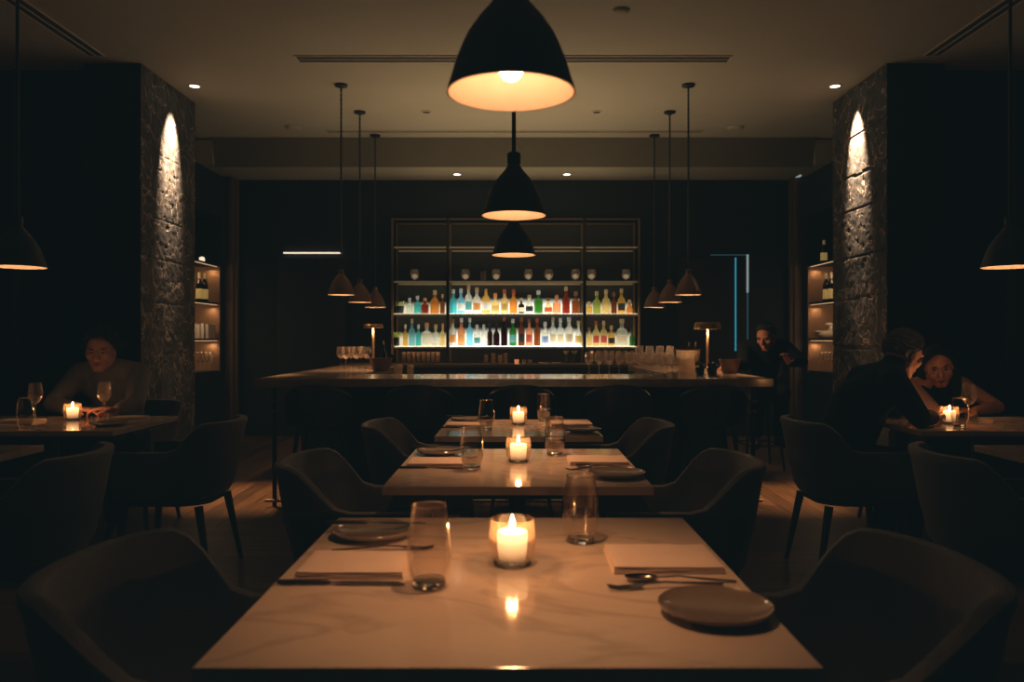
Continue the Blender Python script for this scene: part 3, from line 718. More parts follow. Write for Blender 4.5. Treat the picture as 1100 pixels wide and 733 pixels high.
def bitters(label, px, d, h):
    t = thing('bitters_bottle', label, 'bottle', bl(px, d), 0, 'slim bottles by the ice bucket')
    obj('glass_body', lt([(0, 0), (.03, 0), (.03, h * .55), (.011, h * .7), (.011, h * .86), (0, h * .86)], 20), M['b_dark'], t)
    obj('pourer', tb([(0, 0, h * .86), (0, 0, h)], .006, 8), M['brass'], t)

# ------------------------------------------------------------ bottles
def liquor(name, col, em=0.0, rough=.1):
    m = thin_glass(name, col, .3, (1, .95, .88), rough, .04, .4, tuple(min(1, c * 1.05) for c in col)); return m
COL = dict(clear=(.86, .90, .88), white=(.93, .93, .90), teal=(.25, .72, .78), blue=(.45, .78, .92), amber=(.85, .50, .18), gold=(.92, .70, .32), red=(.45, .13, .07), dark=(.10, .04, .03), brown=(.42, .20, .08), green=(.16, .42, .13), lime=(.58, .66, .28), cream=(.92, .80, .50), pink=(.92, .56, .38))
for k, v in COL.items(): M['b_' + k] = liquor(k + '_bottle_glass', v)
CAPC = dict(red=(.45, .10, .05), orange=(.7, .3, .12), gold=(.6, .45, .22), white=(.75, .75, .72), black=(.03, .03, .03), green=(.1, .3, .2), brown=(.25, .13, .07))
for k, v in CAPC.items(): M['c_' + k] = mat(k + '_cap', v, .4, em=v, es=.12)  # weak emission stands in for shelf light on the caps
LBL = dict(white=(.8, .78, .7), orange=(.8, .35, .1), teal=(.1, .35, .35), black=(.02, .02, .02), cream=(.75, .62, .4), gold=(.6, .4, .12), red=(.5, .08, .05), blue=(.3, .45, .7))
for k, v in LBL.items(): M['l_' + k] = mat(k + '_label', v, .6, em=v, es=.3)  # labels glow slightly in place of the light around the bottles
bitters('slim bottle with brass pourer left of the right bar lamp', 740, 6.6, .25); bitters('second slim bottle standing under the right bar lamp', 747, 6.75, .25)
bitters('dark bottle with brass pourer beside the left bar lamp', 412, 7.4, .26)
def bottle(label, px, w, ytop, ybase, d, zb, col, cap, lbl, shape, grp):
    k = K(d); r = w * k / 2 * 1.03; h = (ybase - ytop) * k
    t = thing('bottle', label, 'bottle', ((px - VX) * k, d, zb), 0, grp)
    ch_ = min(.2 * h, .05); body = h - ch_
    if shape == 's':   # slim shoulders
        pr = [(0, 0), (r, .002), (r, body * .62), (r * .92, body * .70), (r * .42, body * .82), (r * .36, body), (0, body)]
    elif shape == 'q':  # squat decanter
        pr = [(0, 0), (r * .95, .002), (r, body * .1), (r, body * .66), (r * .8, body * .74), (r * .35, body * .80), (r * .35, body), (0, body)]
    elif shape == 'r':  # round sloping
        pr = [(0, 0), (r * .85, .002), (r, body * .2), (r * .96, body * .42), (r * .6, body * .66), (r * .32, body * .82), (r * .3, body), (0, body)]
    else:  # 'w' wine bottle
        pr = [(0, 0), (r, .002), (r, body * .58), (r * .8, body * .68), (r * .36, body * .8), (r * .34, body), (0, body)]
    obj('glass_body', lt(pr, 20), M['b_' + col], t)
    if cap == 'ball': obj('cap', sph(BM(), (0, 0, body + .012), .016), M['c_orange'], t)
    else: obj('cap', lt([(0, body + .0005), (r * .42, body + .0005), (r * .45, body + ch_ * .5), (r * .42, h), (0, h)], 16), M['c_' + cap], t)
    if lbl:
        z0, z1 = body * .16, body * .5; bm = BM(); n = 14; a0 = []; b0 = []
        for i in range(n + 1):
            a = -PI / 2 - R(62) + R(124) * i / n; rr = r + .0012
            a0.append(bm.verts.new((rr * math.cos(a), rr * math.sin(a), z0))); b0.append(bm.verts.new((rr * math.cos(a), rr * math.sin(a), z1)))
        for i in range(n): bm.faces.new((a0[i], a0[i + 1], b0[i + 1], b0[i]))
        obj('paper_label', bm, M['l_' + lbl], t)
    return t
SD = 9.08; ZU = 1.465; ZL = 1.095
UP = dict(left=[(440, 7, 320, 'clear', 'white', None, 's'), (448.5, 7.5, 318, 'teal', 'white', None, 'q'), (456.5, 8, 320, 'red', 'orange', None, 'q'), (467, 9, 312, 'amber', 'gold', None, 's'), (475.3, 5, 316, 'brown', 'gold', None, 's')],
          middle=[(487, 7.5, 311, 'teal', 'white', None, 's'), (495.2, 7.5, 310, 'blue', 'white', 'white', 's'), (503.4, 7.5, 306, 'white', 'orange', 'teal', 's'), (512.2, 8.6, 309, 'white', 'gold', 'orange', 's'), (522, 8.6, 308, 'gold', 'ball', 'white', 's'), (532, 8.6, 315, 'cream', 'orange', 'gold', 's'), (542, 8, 311, 'cream', 'red', 'gold', 's'), (551.5, 8, 311, 'amber', 'red', None, 's'), (560, 6.5, 320, 'dark', 'gold', 'cream', 'q'), (568.6, 8.5, 317, 'white', 'gold', 'black', 'r'), (578.4, 9, 312, 'green', 'white', None, 'q'), (589, 8.6, 320, 'cream', 'brown', 'red', 'r'), (598, 8.5, 317, 'pink', 'orange', None, 'q'), (608, 8, 308, 'red', 'gold', None, 's'), (618.5, 8.6, 313, 'brown', 'brown', None, 's')],
          right=[(633, 6, 324, 'gold', 'gold', None, 'q'), (641, 8, 313, 'lime', 'gold', None, 's'), (651, 8.5, 311, 'cream', 'gold', None, 's'), (659.5, 6, 314, 'brown', 'brown', None, 's'), (667.5, 8, 310, 'gold', 'gold', 'black', 's'), (676.3, 7.5, 322, 'amber', 'gold', None, 'r')])
LO = dict(left=[(435.5, 5, 349, 'gold', 'white', None, 's'), (442.5, 6.5, 343, 'blue', 'gold', None, 's'), (449.5, 6, 349, 'teal', 'white', None, 's'), (458.5, 10, 347, 'white', 'orange', None, 'q'), (468, 8, 349, 'clear', 'gold', 'white', 'q'), (475.4, 5, 348, 'cream', 'orange', None, 's')],
          middle=[(486.3, 7.5, 343, 'clear', 'brown', 'orange', 's'), (495.6, 7.5, 342, 'pink', 'white', 'orange', 's'), (504.6, 6.8, 342, 'blue', 'white', None, 's'), (512.5, 7, 349, 'white', 'white', 'teal', 's'), (519.8, 6, 349, 'white', 'white', None, 's'), (526.3, 6, 347, 'dark', 'black', None, 's'), (533.2, 7, 347, 'dark', 'black', None, 'w'), (541.6, 7, 341, 'dark', 'red', None, 's'), (551, 7.5, 343, 'green', 'white', 'teal', 's'), (560.2, 7, 341, 'brown', 'red', 'black', 's'), (568.5, 7, 343, 'pink', 'brown', 'red', 's'), (577, 7, 342, 'brown', 'red', None, 's'), (585.5, 8, 346, 'white', 'white', 'blue', 'q'), (594, 7, 341, 'clear', 'gold', 'cream', 's'), (602, 7.5, 342, 'clear', 'white', 'cream', 's'), (611.3, 8.8, 341, 'white', 'white', 'cream', 's'), (621.5, 8, 345, 'white', 'gold', 'gold', 'r')],
          right=[(633, 6, 352, 'cream', 'brown', None, 'q'), (640.3, 7, 345, 'cream', 'red', 'red', 's'), (648.5, 7, 345, 'cream', 'gold', 'red', 's'), (656.8, 7.5, 350, 'gold', 'gold', 'black', 'q'), (668, 11, 343, 'clear', 'gold', 'cream', 'q'), (679, 5.5, 353, 'green', 'black', None, 'w')])
CN = dict(clear='clear', white='frosted white', teal='bright teal', blue='pale blue', amber='amber', gold='golden', red='dark red', dark='near-black', brown='brown', green='green', lime='lime green', cream='cream-coloured', pink='pinkish red')
for rowname, data, yb, zb in (('upper', UP, 337.2, ZU), ('lower', LO, 372.2, ZL)):
    for bay, lst in data.items():
        for i, (px, w, yt, col, cap, lbl, shp) in enumerate(lst):
            # shelf surface height decides the base; keep the top where it belongs
            lab = '%s bottle, %s cap, %s from left, %s row, %s bay' % (CN[col], 'round orange' if cap == 'ball' else cap, ordw[i], rowname, bay)
            bottle(lab, px, w, yt, yb, SD + .03 * ((i % 3) - 1), zb, col, cap, lbl, shp, 'bottles on the lit back shelves')
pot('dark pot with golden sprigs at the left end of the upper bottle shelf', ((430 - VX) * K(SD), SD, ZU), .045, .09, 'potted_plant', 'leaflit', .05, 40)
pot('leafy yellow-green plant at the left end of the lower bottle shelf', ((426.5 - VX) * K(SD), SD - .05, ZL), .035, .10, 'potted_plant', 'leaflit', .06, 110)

# back shelf unit
t = thing('shelf_unit', 'tall brass-framed glass shelving lit behind the bar', 'shelves', (0, 9.1, 0))
kf, kb = K(8.93), K(9.30)
y0, y1 = 8.93 - 9.1, 9.30 - 9.1
xs0 = [(421.5 - VX) * kf, (481 - VX) * kf, (628 - VX) * kf, (686.5 - VX) * kf]
for i, x in enumerate(xs0):
    w = .012 if i in (0, 3) else .017
    obj('upright', bx(x - w, x + w, y0 - .01, y0 + .014, 1.0, 2.54), M['brassdim'] if i in (0, 3) else M['blackmetal'], t, smooth=False)
    obj('upright', bx(x - .010, x + .010, y1 - .012, y1 + .01, .9, 2.54), M['brassdim'], t, smooth=False)
def rails(z, m, th=.008):
    for xa, xb in zip(xs0, xs0[1:]):
        obj('shelf_rail', bx(xa + .018, xb - .018, y0 - .008, y0 + .008, z - th, z + th), m, t, smooth=False)
        obj('shelf_rail', bx(xa + .018, xb - .018, y1 - .008, y1 + .008, z - th, z + th), m, t, smooth=False)
M['brasslit'] = mat('lit_brass', (.42, .32, .18), .45, .5, em=(.5, .36, .2), es=.10)  # light on the shelf rails put in as faint emission
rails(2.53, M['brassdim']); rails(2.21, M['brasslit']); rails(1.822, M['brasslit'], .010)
for z in (1.83, ):
    for xa, xb in zip(xs0, xs0[1:]): obj('glass_shelf', bx(xa + .02, xb - .02, y0 + .009, y1 - .013, z - .004, z + .004), M['shelfglass'] if 'shelfglass' in M else M['water'], t, smooth=False)
for zi, z in enumerate((ZU, ZL)):
    for bi, (xa, xb) in enumerate(zip(xs0, xs0[1:])):
        g = M['glow_mid'] if bi == 1 else M['glow_side']
        obj('shelf_board', bx(xa + .018, xb - .018, y0, y1 - .013, z - .022, z - .004), M['blackmetal'], t, smooth=False)
        obj('light_panel', bx(xa + .02, xb - .02, y0 + .015, y1 - .015, z - .0039, z - .0008), g, t, smooth=False)
        obj('light_panel', bx(xa + .03, xb - .03, y1 - .028, y1 - .020, z, z + (.20, .225)[zi] * (1 if bi == 1 else .8)), M['back_mid'] if bi == 1 else M['back_side'], t, smooth=False)
        obj('shelf_rail', bx(xa + .018, xb - .018, y0 - .008, y0 - .001, z - .022, z - .004), M['brasslit'], t, smooth=False)
M['panelback'] = mat('smoked_back_panel', (.03, .028, .022), .35)
obj('back_panel', bx(xs0[0], xs0[3], y1 + .02, y1 + .04, .9, 2.54), M['panelback'], t, smooth=False)
# globes / tumblers on the glass shelf
for i, px in enumerate((445.5, 500, 533, 567.5, 589.5, 618, 635.5, 672.5)):
    tt = thing('goblet', '%s rounded glass goblet from the left on the upper glass shelf' % ordw[i], 'glass', ((px - VX) * K(9.05), 9.05, 1.8345), 0, 'rounded goblets on the upper glass shelf')
    obj('glass_bowl', lt([(.012, .02), (.040, .035), (.054, .075), (.052, .11), (.042, .138), (.040, .138), (.049, .109), (.051, .075), (.037, .037), (.01, .024)], 24), M['glass2'], tt)
    obj('foot', lt([(0, 0), (.028, 0), (.03, .006), (.014, .012), (.013, .02), (0, .02)], 24), M['lit_ice'] if 'lit_ice' in M else M['glass2'], tt)
    obj('ice', sph(BM(), (0, 0, .060), .032, (1, 1, .8)), M['ice'] if 'ice' in M else M['white'], tt)  # glowing ball added for the bright bottom of the glass
o = obj('tumbler', lt([(0, 0), (.03, 0), (.032, .12), (.030, .12), (.028, .01), (0, .01)], 24), M['glass2']); o.location = ((519 - VX) * K(9.05), 9.05, 1.8345); tag(o, 'straight tall tumbler between the second and third goblets on the glass shelf', 'glass')

# back counter with glassware
t = thing('back_counter', 'low dark counter under the lit bottle shelves', 'counter', (0, 8.95, 0))
obj('worktop', bx(-1.9, 1.9, -.30, .34, .862, .898), M['backtop'] if 'backtop' in M else M['barmarble'], t, smooth=False, bevel=.003)
obj('cabinet', bx(-1.88, 1.88, -.26, .32, 0, .8615), M['barwood'], t, smooth=False)
BC = .8985
for i in range(8):
    tumbler('%s clear tumbler from the left in the row under the left bay' % ordw[i], ((434 + 5.2 * i - VX) * K(8.95), 8.95, BC), 'tumblers under the left bay', .024, .13)
for i, px in enumerate((522, 530, 537, 543)):
    tumbler('%s small jar from the left under the middle bay' % ordw[i], ((px - VX) * K(8.85), 8.85, BC), 'small jars under the middle bay', .026, .10 + .02 * (i % 2))
M['votived'] = mat('orange_glass', (.6, .25, .1), .3, em=(1, .35, .12), es=.5)
for i, px in enumerate((555, 563, 569)):
    o = obj('tea_light', lt([(0, 0), (.022, 0), (.026, .05), (.02, .05), (0, .04)], 18), M['votived'] if i == 0 else M['glass2']); o.location = ((px - VX) * K(8.8), 8.8, BC)
    tag(o, ['glowing orange tea light under the middle bay', 'small clear cup right of the glowing tea light', 'second small clear cup right of the glowing tea light'][i], 'tea light')
for i, px in enumerate((584, 598)):
    bm = BM()
    for q in range(5): lathe(bm, [(0, q * .012), (.05, q * .012 + .002), (.062, q * .012 + .009), (.05, q * .012 + .006), (0, q * .012 + .004)], 24)
    for q in range(1): pass
    o = obj('saucer', lt([(0, 0), (.04, 0), (.062, .012), (.060, .014), (.04, .006), (0, .005)], 24), M['paint']); bm.free(); o.location = ((px - VX) * K(8.85), 8.85, BC)
    tag(o, ['pale saucer on the back counter, left of the martini glasses', 'pale saucer on the back counter, nearest the martini glasses'][i], 'saucer')
for i, px in enumerate((608, 617)):
    tt = thing('martini_glass', ['left', 'right'][i] + ' V-shaped cocktail glass on the back counter', 'cocktail glass', ((px - VX) * K(8.8), 8.8, BC))
    obj('glass_bowl', lt([(0, .09), (.036, .145), (.034, .145), (0, .094)], 24), M['glass2'], tt); obj('stem', tb([(0, 0, .003), (0, 0, .09)], .003, 8), M['glass2'], tt); obj('foot', lt([(0, 0), (.03, 0), (.004, .004), (0, .004)], 20), M['glass2'], tt)
for i in range(7):
    tumbler('%s tall highball glass from the left under the right bay' % ordw[i], ((636 + 7.2 * i - VX) * K(8.9), 8.9, BC), 'highball glasses under the right bay', .028, .15)

# ------------------------------------------------------------ niches: shelves and contents
for s, side in ((-1, 'left'), (1, 'right')):
    t = thing('shelf_set', 'backlit oak niche shelving beside the %s pillar' % side, 'shelves', (s * 3.7, 8.7, 0))
    for z in (2.03, 1.58, 1.16, .785):
        obj('shelf', bx(-.215, .215, -.68, .645, z, z + .022), M['barwood'], t, smooth=False)
    for z in (2.03, 1.58, 1.16): obj('light_strip', bx(-s * .20 - .004, -s * .20 + .004, -.62, .62, z - .006, z - .0005), M['ledniche'] if 'ledniche' in M else M['ledwhite'], t, smooth=False)
    for z in (2.0, 1.55, 1.13):
        lamp('niche_downlight', 'AREA', (s * 3.56, 9.30, z - .005), .22, (1, .6, .32), None, size=.05, aim=(s * 3.56, 9.31, 0))
        lamp('niche_item_fill', 'AREA', (s * 3.66, 8.72, z), .8, (1, .64, .36), None, shape='RECTANGLE', size=.3, size_y=.1, aim=(s * 3.66, 9.15, z - .36))  # fill added in front to brighten the shelf items
NX = lambda px, d: (px - VX) * K(d)
def shelfbottle(label, px, d, z, h=.33, tilt=0):
    t = thing('wine_bottle', label, 'bottle', (NX(px, d), d, z + .0005), 0, 'wine bottles in the side niches')
    r = .036
    obj('glass_body', lt([(0, 0), (r, .002), (r, h * .56), (r * .8, h * .68), (r * .38, h * .78), (r * .36, h * .93), (0, h * .93)], 20), M['b_dark'], t)
    obj('capsule', lt([(r * .37, h * .80), (r * .42, h * .80), (r * .42, h), (0, h), (0, h * .935), (r * .37, h * .935)], 16), M['c_gold'], t)
    obj('paper_label', lt([(r + .001, h * .1), (r + .0012, h * .12), (r + .0012, h * .42), (r + .001, h * .44)], 20), M['l_gold'], t)
shelfbottle('left wine bottle on the second shelf of the left niche', 214, 9.0, 1.602); shelfbottle('right wine bottle on the second shelf of the left niche', 220, 9.1, 1.602)
shelfbottle('left wine bottle on the second shelf of the right niche', 887.5, 9.1, 1.602); shelfbottle('right wine bottle on the second shelf of the right niche', 893, 9.0, 1.602)
shelfbottle('wine bottle standing alone on the top shelf of the right niche', 885, 9.1, 2.052, .26)
o = obj('white_capped_item', lt([(0, 0), (.03, 0), (.03, .05), (.012, .06), (0, .06)], 18), M['ledwhite']); o.location = (NX(217, 9.0), 9.0, 2.0525); tag(o, 'tiny bottle-like item with a white cap on the top shelf of the left niche', 'lamp')  # no lamp, the brightness of the white cap is put in as emission
for i, px in enumerate((212.5, 216.5, 221, 226)):
    o = obj('book', bx(-.018, .018, -.10, .10, 0, .17 - .012 * (i % 2)), M['white'], smooth=False, bevel=.002); o.location = (NX(px, 9.05), 9.05, 1.1825)
    tag(o, '%s pale upright book from the left on the third shelf of the left niche' % ordw[i], 'book', 'pale books in the left niche')
for i, (px, d) in enumerate(((213, 9.0), (217.5, 9.08), (222, 9.16), (226.5, 9.2))):
    wineglass('%s stemmed glass from the left on the lowest shelf of the left niche' % ordw[i], (NX(px, d), d, .8075), 'stemmed glasses in the left niche', .22, .034)
for i, (px, d) in enumerate(((882.5, 9.2), (886.5, 9.14), (890.5, 9.08), (894.5, 9.0))):
    wineglass('%s stemmed glass from the left on the lowest shelf of the right niche' % ordw[i], (NX(px, d), d, .8075), 'stemmed glasses in the right niche', .22, .034)
bm = BM(); sph(bm, (0, 0, .045), 1, (.10, .06, .045)); sph(bm, (.05, 0, .11), 1, (.035, .03, .045)); sph(bm, (.03, 0, .16), 1, (.05, .03, .025)); sph(bm, (-.08, 0, .075), 1, (.06, .03, .015))
o = obj('sculpture', bm, M['paint']); o.location = (NX(888, 9.1), 9.1, 1.1825); tag(o, 'pale carved ornament on the third shelf of the right niche', 'ornament')
m_ = o.modifiers.new('r', 'REMESH'); m_.mode = 'VOXEL'; m_.voxel_size = .006; m_.use_smooth_shade = True

# ------------------------------------------------------------ people
def capsule(bm, a, b, ra, rb, n=14, sq=(1, 1)):
    a, b = Vector(a), Vector(b); d = b - a; L = d.length
    q = d.to_track_quat('Z', 'Y') if L > 1e-6 else Quaternion()
    rings = []
    for (t, f) in [(-.98, .2), (-.8, .6), (-.45, .89), (0, 1)]: rings.append((t * ra, f * ra))
    for (t, f) in [(0, 1), (.45, .89), (.8, .6), (.98, .2)]: rings.append((L + t * rb, f * rb))
    vs = [[bm.verts.new(a + q @ Vector((r * sq[0] * math.cos(2 * PI * i / n), r * sq[1] * math.sin(2 * PI * i / n), z))) for i in range(n)] for z, r in rings]
    for p, c in zip(vs, vs[1:]):
        for i in range(n): bm.faces.new((p[i], p[(i + 1) % n], c[(i + 1) % n], c[i]))
    bm.faces.new(vs[0]); bm.faces.new(vs[-1])
def ell(bm, c, r3, rot=None):
    sph(bm, c, 1, r3, rot, 20, 14)
def remesh(o, vox, sm=4):
    m = o.modifiers.new('r', 'REMESH'); m.mode = 'VOXEL'; m.voxel_size = vox; m.use_smooth_shade = True
    s = o.modifiers.new('s', 'SMOOTH'); s.factor = .5; s.iterations = sm
def headframe(c, fwd, up=(0, 0, 1)):
    f = Vector(fwd).normalized(); r = f.cross(Vector(up)).normalized(); u = r.cross(f)
    return Matrix(((r.x, f.x, u.x, c[0]), (r.y, f.y, u.y, c[1]), (r.z, f.z, u.z, c[2]), (0, 0, 0, 1)))
def add_head(bm, Mh, sc=1.0):
    # local: x right, y forward, z up, origin mid-head
    b2 = BM()
    def e(c, r): ell(b2, c, r)
    e((0, -.012, .028), (.076, .095, .088)); e((0, .018, -.03), (.062, .070, .075)); e((0, .052, -.088), (.026, .026, .022))
    for s in (-1, 1):
        capsule(b2, (s * .052, -.005, -.05), (s * .012, .055, -.092), .022, .02)
        e((s * .042, .055, -.018), (.024, .022, .022)); e((s * .074, -.008, -.008), (.009, .018, .030)); e((s * .03, .073, .024), (.026, .012, .009))
        e((s * .012, .094, -.030), (.009, .010, .008))
    capsule(b2, (0, .080, .018), (0, .104, -.026), .009, .012); e((0, .082, -.058), (.022, .012, .010)); e((0, .075, -.045), (.025, .012, .015))
    b2.transform(Mh @ Matrix.Diagonal((sc, sc, sc, 1)))
    me = bpy.data.meshes.new('tmp'); b2.to_mesh(me); b2.free(); bm.from_mesh(me); bpy.data.meshes.remove(me)
def face_bits(Mh, parent, beard=False):
    for s in (-1, 1):
        bm = BM(); sph(bm, (s * .030, .0755, .006), 1, (.0095, .008, .0042), None, 14, 8); bm.transform(Mh); obj('eye', bm, M['eye'], parent)
        bm = BM(); tube(bm, [(s * .016, .0865, .022), (s * .030, .0875, .027), (s * .047, .077, .022)], [.002, .0035, .0015], 6); bm.transform(Mh); obj('eyebrow', bm, M['hair'], parent)
    bm = BM(); tube(bm, [(-.022, .083, -.060), (-.010, .0925, -.0565), (0, .094, -.058), (.010, .0925, -.0565), (.022, .083, -.060)], [.001, .0045, .0045, .0045, .001], 8)
    tube(bm, [(-.018, .084, -.063), (0, .092, -.067), (.018, .084, -.063)], [.001, .006, .001], 8); bm.transform(Mh); obj('lips', bm, M['lips'], parent)
def hand(bm, w, direc, up, s=1.0, curl=.6, side=1):
    # palm from wrist w towards direc, fingers curled about the palm's across axis
    d = Vector(direc).normalized(); u = Vector(up); u = (u - d * u.dot(d)).normalized(); a = d.cross(u) * side
    w = Vector(w)
    for i in range(4):
        o_ = a * (.030 - .020 * i) * s; k = w + d * .085 * s + o_
        capsule(bm, w + d * .01 + o_ * .6, k, .014 * s, .0115 * s, 10)
        L = [.042, .047, .043, .034][i] * s; ang = 0; p = k; dd = d
        for q, f in enumerate((1, .62, .5)):
            ang += curl * (.6 + .3 * q); nd = d * math.cos(ang) - u * math.sin(ang); n_ = p + nd * L * f
            capsule(bm, p, n_, (.0098 - .0012 * q) * s, (.0088 - .0012 * q) * s, 8); p = n_
    t0 = w + d * .025 * s + a * .028 * s; t1 = t0 + (d * .6 + a * .8 - u * .3).normalized() * .038 * s; t2 = t1 + (d * .9 + a * .15 - u * .35).normalized() * .03 * s
    capsule(bm, t0, t1, .014 * s, .011 * s, 8); capsule(bm, t1, t2, .0105 * s, .009 * s, 8)
def person(label, J, headc, face, up, skin, cloth, hairf, sleeves='long', vox=.0055, trousers='suit', collar=False):
    root = thing('person', label, 'person', (J['hip'][0], J['hip'][1], 0))
    off = Matrix.Translation((-J['hip'][0], -J['hip'][1], 0))
    Mh = headframe(headc, face, up)
    V = {k: Vector(v) for k, v in J.items() if k != 'hc'}
    bm = BM(); add_head(bm, Mh)
    capsule(bm, V['neck'] - Vector((0, 0, .02)), Mh @ Vector((0, -.02, -.05)), .058, .052)
    capsule(bm, V['chest'], V['neck'], .10, .075 if sleeves == 'none' else .056, 16); capsule(bm, V['hip'], V['chest'], .12, .115, 16)
    for s in 'LR':
        q_ = sleeves != 'none'; capsule(bm, V['neck'] - Vector((0, 0, .03 * q_)), V['sh' + s] - Vector((0, 0, .012 * q_)), .055 - .014 * q_, .052 - .006 * q_); capsule(bm, V['sh' + s], V['el' + s], .046, .036); capsule(bm, V['el' + s], V['wr' + s], .036, .025)
        hand(bm, V['wr' + s], J['hd' + s], J.get('hu' + s, (0, 0, 1)), 1.0, J.get('hc', .45), 1 if s == 'L' else -1)
        capsule(bm, V['hip'] + (V['kn' + s] - V['hip']).cross(Vector((0, 0, 1))).normalized() * 0, V['kn' + s], .085, .055); capsule(bm, V['kn' + s], V['an' + s], .052, .035)
        f = (V['kn' + s] - V['hip']); f.z = 0; f.normalize(); capsule(bm, V['an' + s] - Vector((0, 0, .035)), V['an' + s] + f * .15 - Vector((0, 0, .05)), .038, .028)
    bm.transform(off); body = obj('body', bm, M[skin], root); remesh(body, vox, 3)
    # upper garment
    bm = BM()
    capsule(bm, V['hip'] + Vector((0, 0, .02)), V['chest'], .145, .142, 18); 
    capsule(bm, V['chest'], V['neck'] - Vector((0, 0, .03)), .14, .094 if sleeves == 'long' else .08, 18)
    for s in 'LR':
        mid = (V['shL'] + V['shR']) / 2
        capsule(bm, V['chest'], V['sh' + s] * .8 + mid * .2 - Vector((0, 0, .04)), (.125 if sleeves == 'long' else .11), .075, 14)
        if sleeves == 'long':
            capsule(bm, V['neck'] - Vector((0, 0, .010)), V['sh' + s], .072, .070); capsule(bm, V['sh' + s], V['el' + s], .070, .052); capsule(bm, V['el' + s], V['el' + s].lerp(V['wr' + s], .86), .050, .040)
        else:
            capsule(bm, V['neck'] * .45 + V['sh' + s] * .55 - Vector((0, 0, .02)), V['chest'], .045, .11)
    if collar: capsule(bm, V['neck'] - Vector((0, 0, .03)), (Mh @ Vector((0, -.045, -.07))), .074, .064, 14)
    bm.transform(off); o = obj('shirt' if sleeves != 'none' else 'sleeveless_top', bm, M[cloth], root); remesh(o, .008, 5)
    bm = BM()
    for s in 'LR':
        capsule(bm, V['hip'] - Vector((0, 0, .01)), V['kn' + s], .115, .075); capsule(bm, V['kn' + s], V['an' + s] + Vector((0, 0, .05)), .07, .055)
    bm.transform(off); o = obj('trousers', bm, M[trousers], root); remesh(o, .012, 4)
    for s in 'LR':
        bm = BM(); f = (V['kn' + s] - V['hip']); f.z = 0; f.normalize(); capsule(bm, V['an' + s] - Vector((0, 0, .03)), V['an' + s] + f * .16 - Vector((0, 0, .045)), .048, .036, 12)
        bm.transform(off); obj('shoe', bm, M['blackleather'], root)
    M2 = off @ Mh
    face_bits(M2, root)
    return root
def hair_short(m, curly=0.0, cut=-.01, thick=.010, ex=.7):
    def f(bm, M2, root=None):
        n, k = 64, 36; g = []
        for i in range(k + 1):
            row = []
            for j in range(n):
                a = 2 * PI * j / n; fr = math.cos(a)             # 1 at the face, -1 at the nape
                t = (fr + .18) / 1.18
                pm = PI * (.66 if fr < -.18 else .66 - .40 * min(1, max(0, t) ** ex))
                ph = pm * i / k
                x, y, z = math.sin(ph) * math.sin(a), math.sin(ph) * fr, math.cos(ph)
                e = 1 - max(0, (i / k - .8) / .2) * .55
                p = Vector((x, y, z)); r = 1 + (thick * e + curly * (noise.noise(p * 8 + Vector((5, 2, 1))) + .5 * noise.noise(p * 19))) / .085
                row.append(bm.verts.new((x * .079 * r, -.012 + y * .098 * r, .028 + z * .091 * r)))
            g.append(row)
        for i in range(k):
            for j in range(n): bm.faces.new((g[i][j], g[i][(j + 1) % n], g[i + 1][(j + 1) % n], g[i + 1][j]))
        bm.transform(M2); return m
    return f
def add_hair(root, M2, f, name='hair'):
    bm = BM(); m = f(bm, M2); o = obj(name, bm, m, root)
    sm = o.modifiers.new('sol', 'SOLIDIFY'); sm.thickness = .008; sm.offset = -1; return o
# left man, facing the camera, forearms on the table
def run_person(label, J, hc, face, up, skin, cloth, hairf, sleeves='long', extra=None, trousers='suit', collar=False):
    root = person(label, J, hc, face, up, skin, cloth, None, sleeves, trousers=trousers, collar=collar)
    M2 = Matrix.Translation((-J['hip'][0], -J['hip'][1], 0)) @ headframe(hc, face, up)
    add_hair(root, M2, hairf)
    if extra: extra(root, M2)
    return root
J = dict(hip=(-2.47, 4.98, .56), chest=(-2.46, 4.90, .84), neck=(-2.465, 4.80, 1.01), shL=(-2.645, 4.83, .965), shR=(-2.285, 4.83, .965),
         elL=(-2.62, 4.50, .81), elR=(-2.14, 4.47, .81), wrL=(-2.40, 4.36, .79), wrR=(-2.17, 4.34, .79), hdL=(1, -.15, 0), hdR=(-1, -.05, .1), hc=.5,
         knL=(-2.60, 4.58, .54), knR=(-2.34, 4.58, .54), anL=(-2.61, 4.62, .09), anR=(-2.33, 4.62, .09))
run_person('man in a grey jersey seated alone behind the left table, hands together', J, (-2.455, 4.70, 1.10), (.25, -1, -.12), (0, 0, 1), 'skin', 'shirt', hair_short(M['curlyhair'], .032, thick=.024))
# right man, seen from the side and behind, leaning right
J = dict(hip=(1.64, 4.03, .56), chest=(1.76, 4.03, .84), neck=(1.92, 4.06, 1.01), shL=(1.86, 4.25, .965), shR=(1.86, 3.87, .965),
         elL=(1.99, 4.36, .80), elR=(1.95, 3.80, .80), wrL=(2.08, 4.24, .79), wrR=(2.075, 3.92, .79), hdL=(.6, -.5, .05), hdR=(.6, .75, .1), hc=.45,
         knL=(1.98, 4.16, .54), knR=(1.98, 3.90, .54), anL=(1.94, 4.16, .09), anR=(1.94, 3.90, .09))
run_person('man in a dark jacket seen from behind, leaning towards the woman', J, (2.015, 4.09, 1.095), (1, .35, -.35), (.2, 0, 1), 'skin', 'suit', hair_short(M['greyhair'], .012, thick=.014), collar=True)
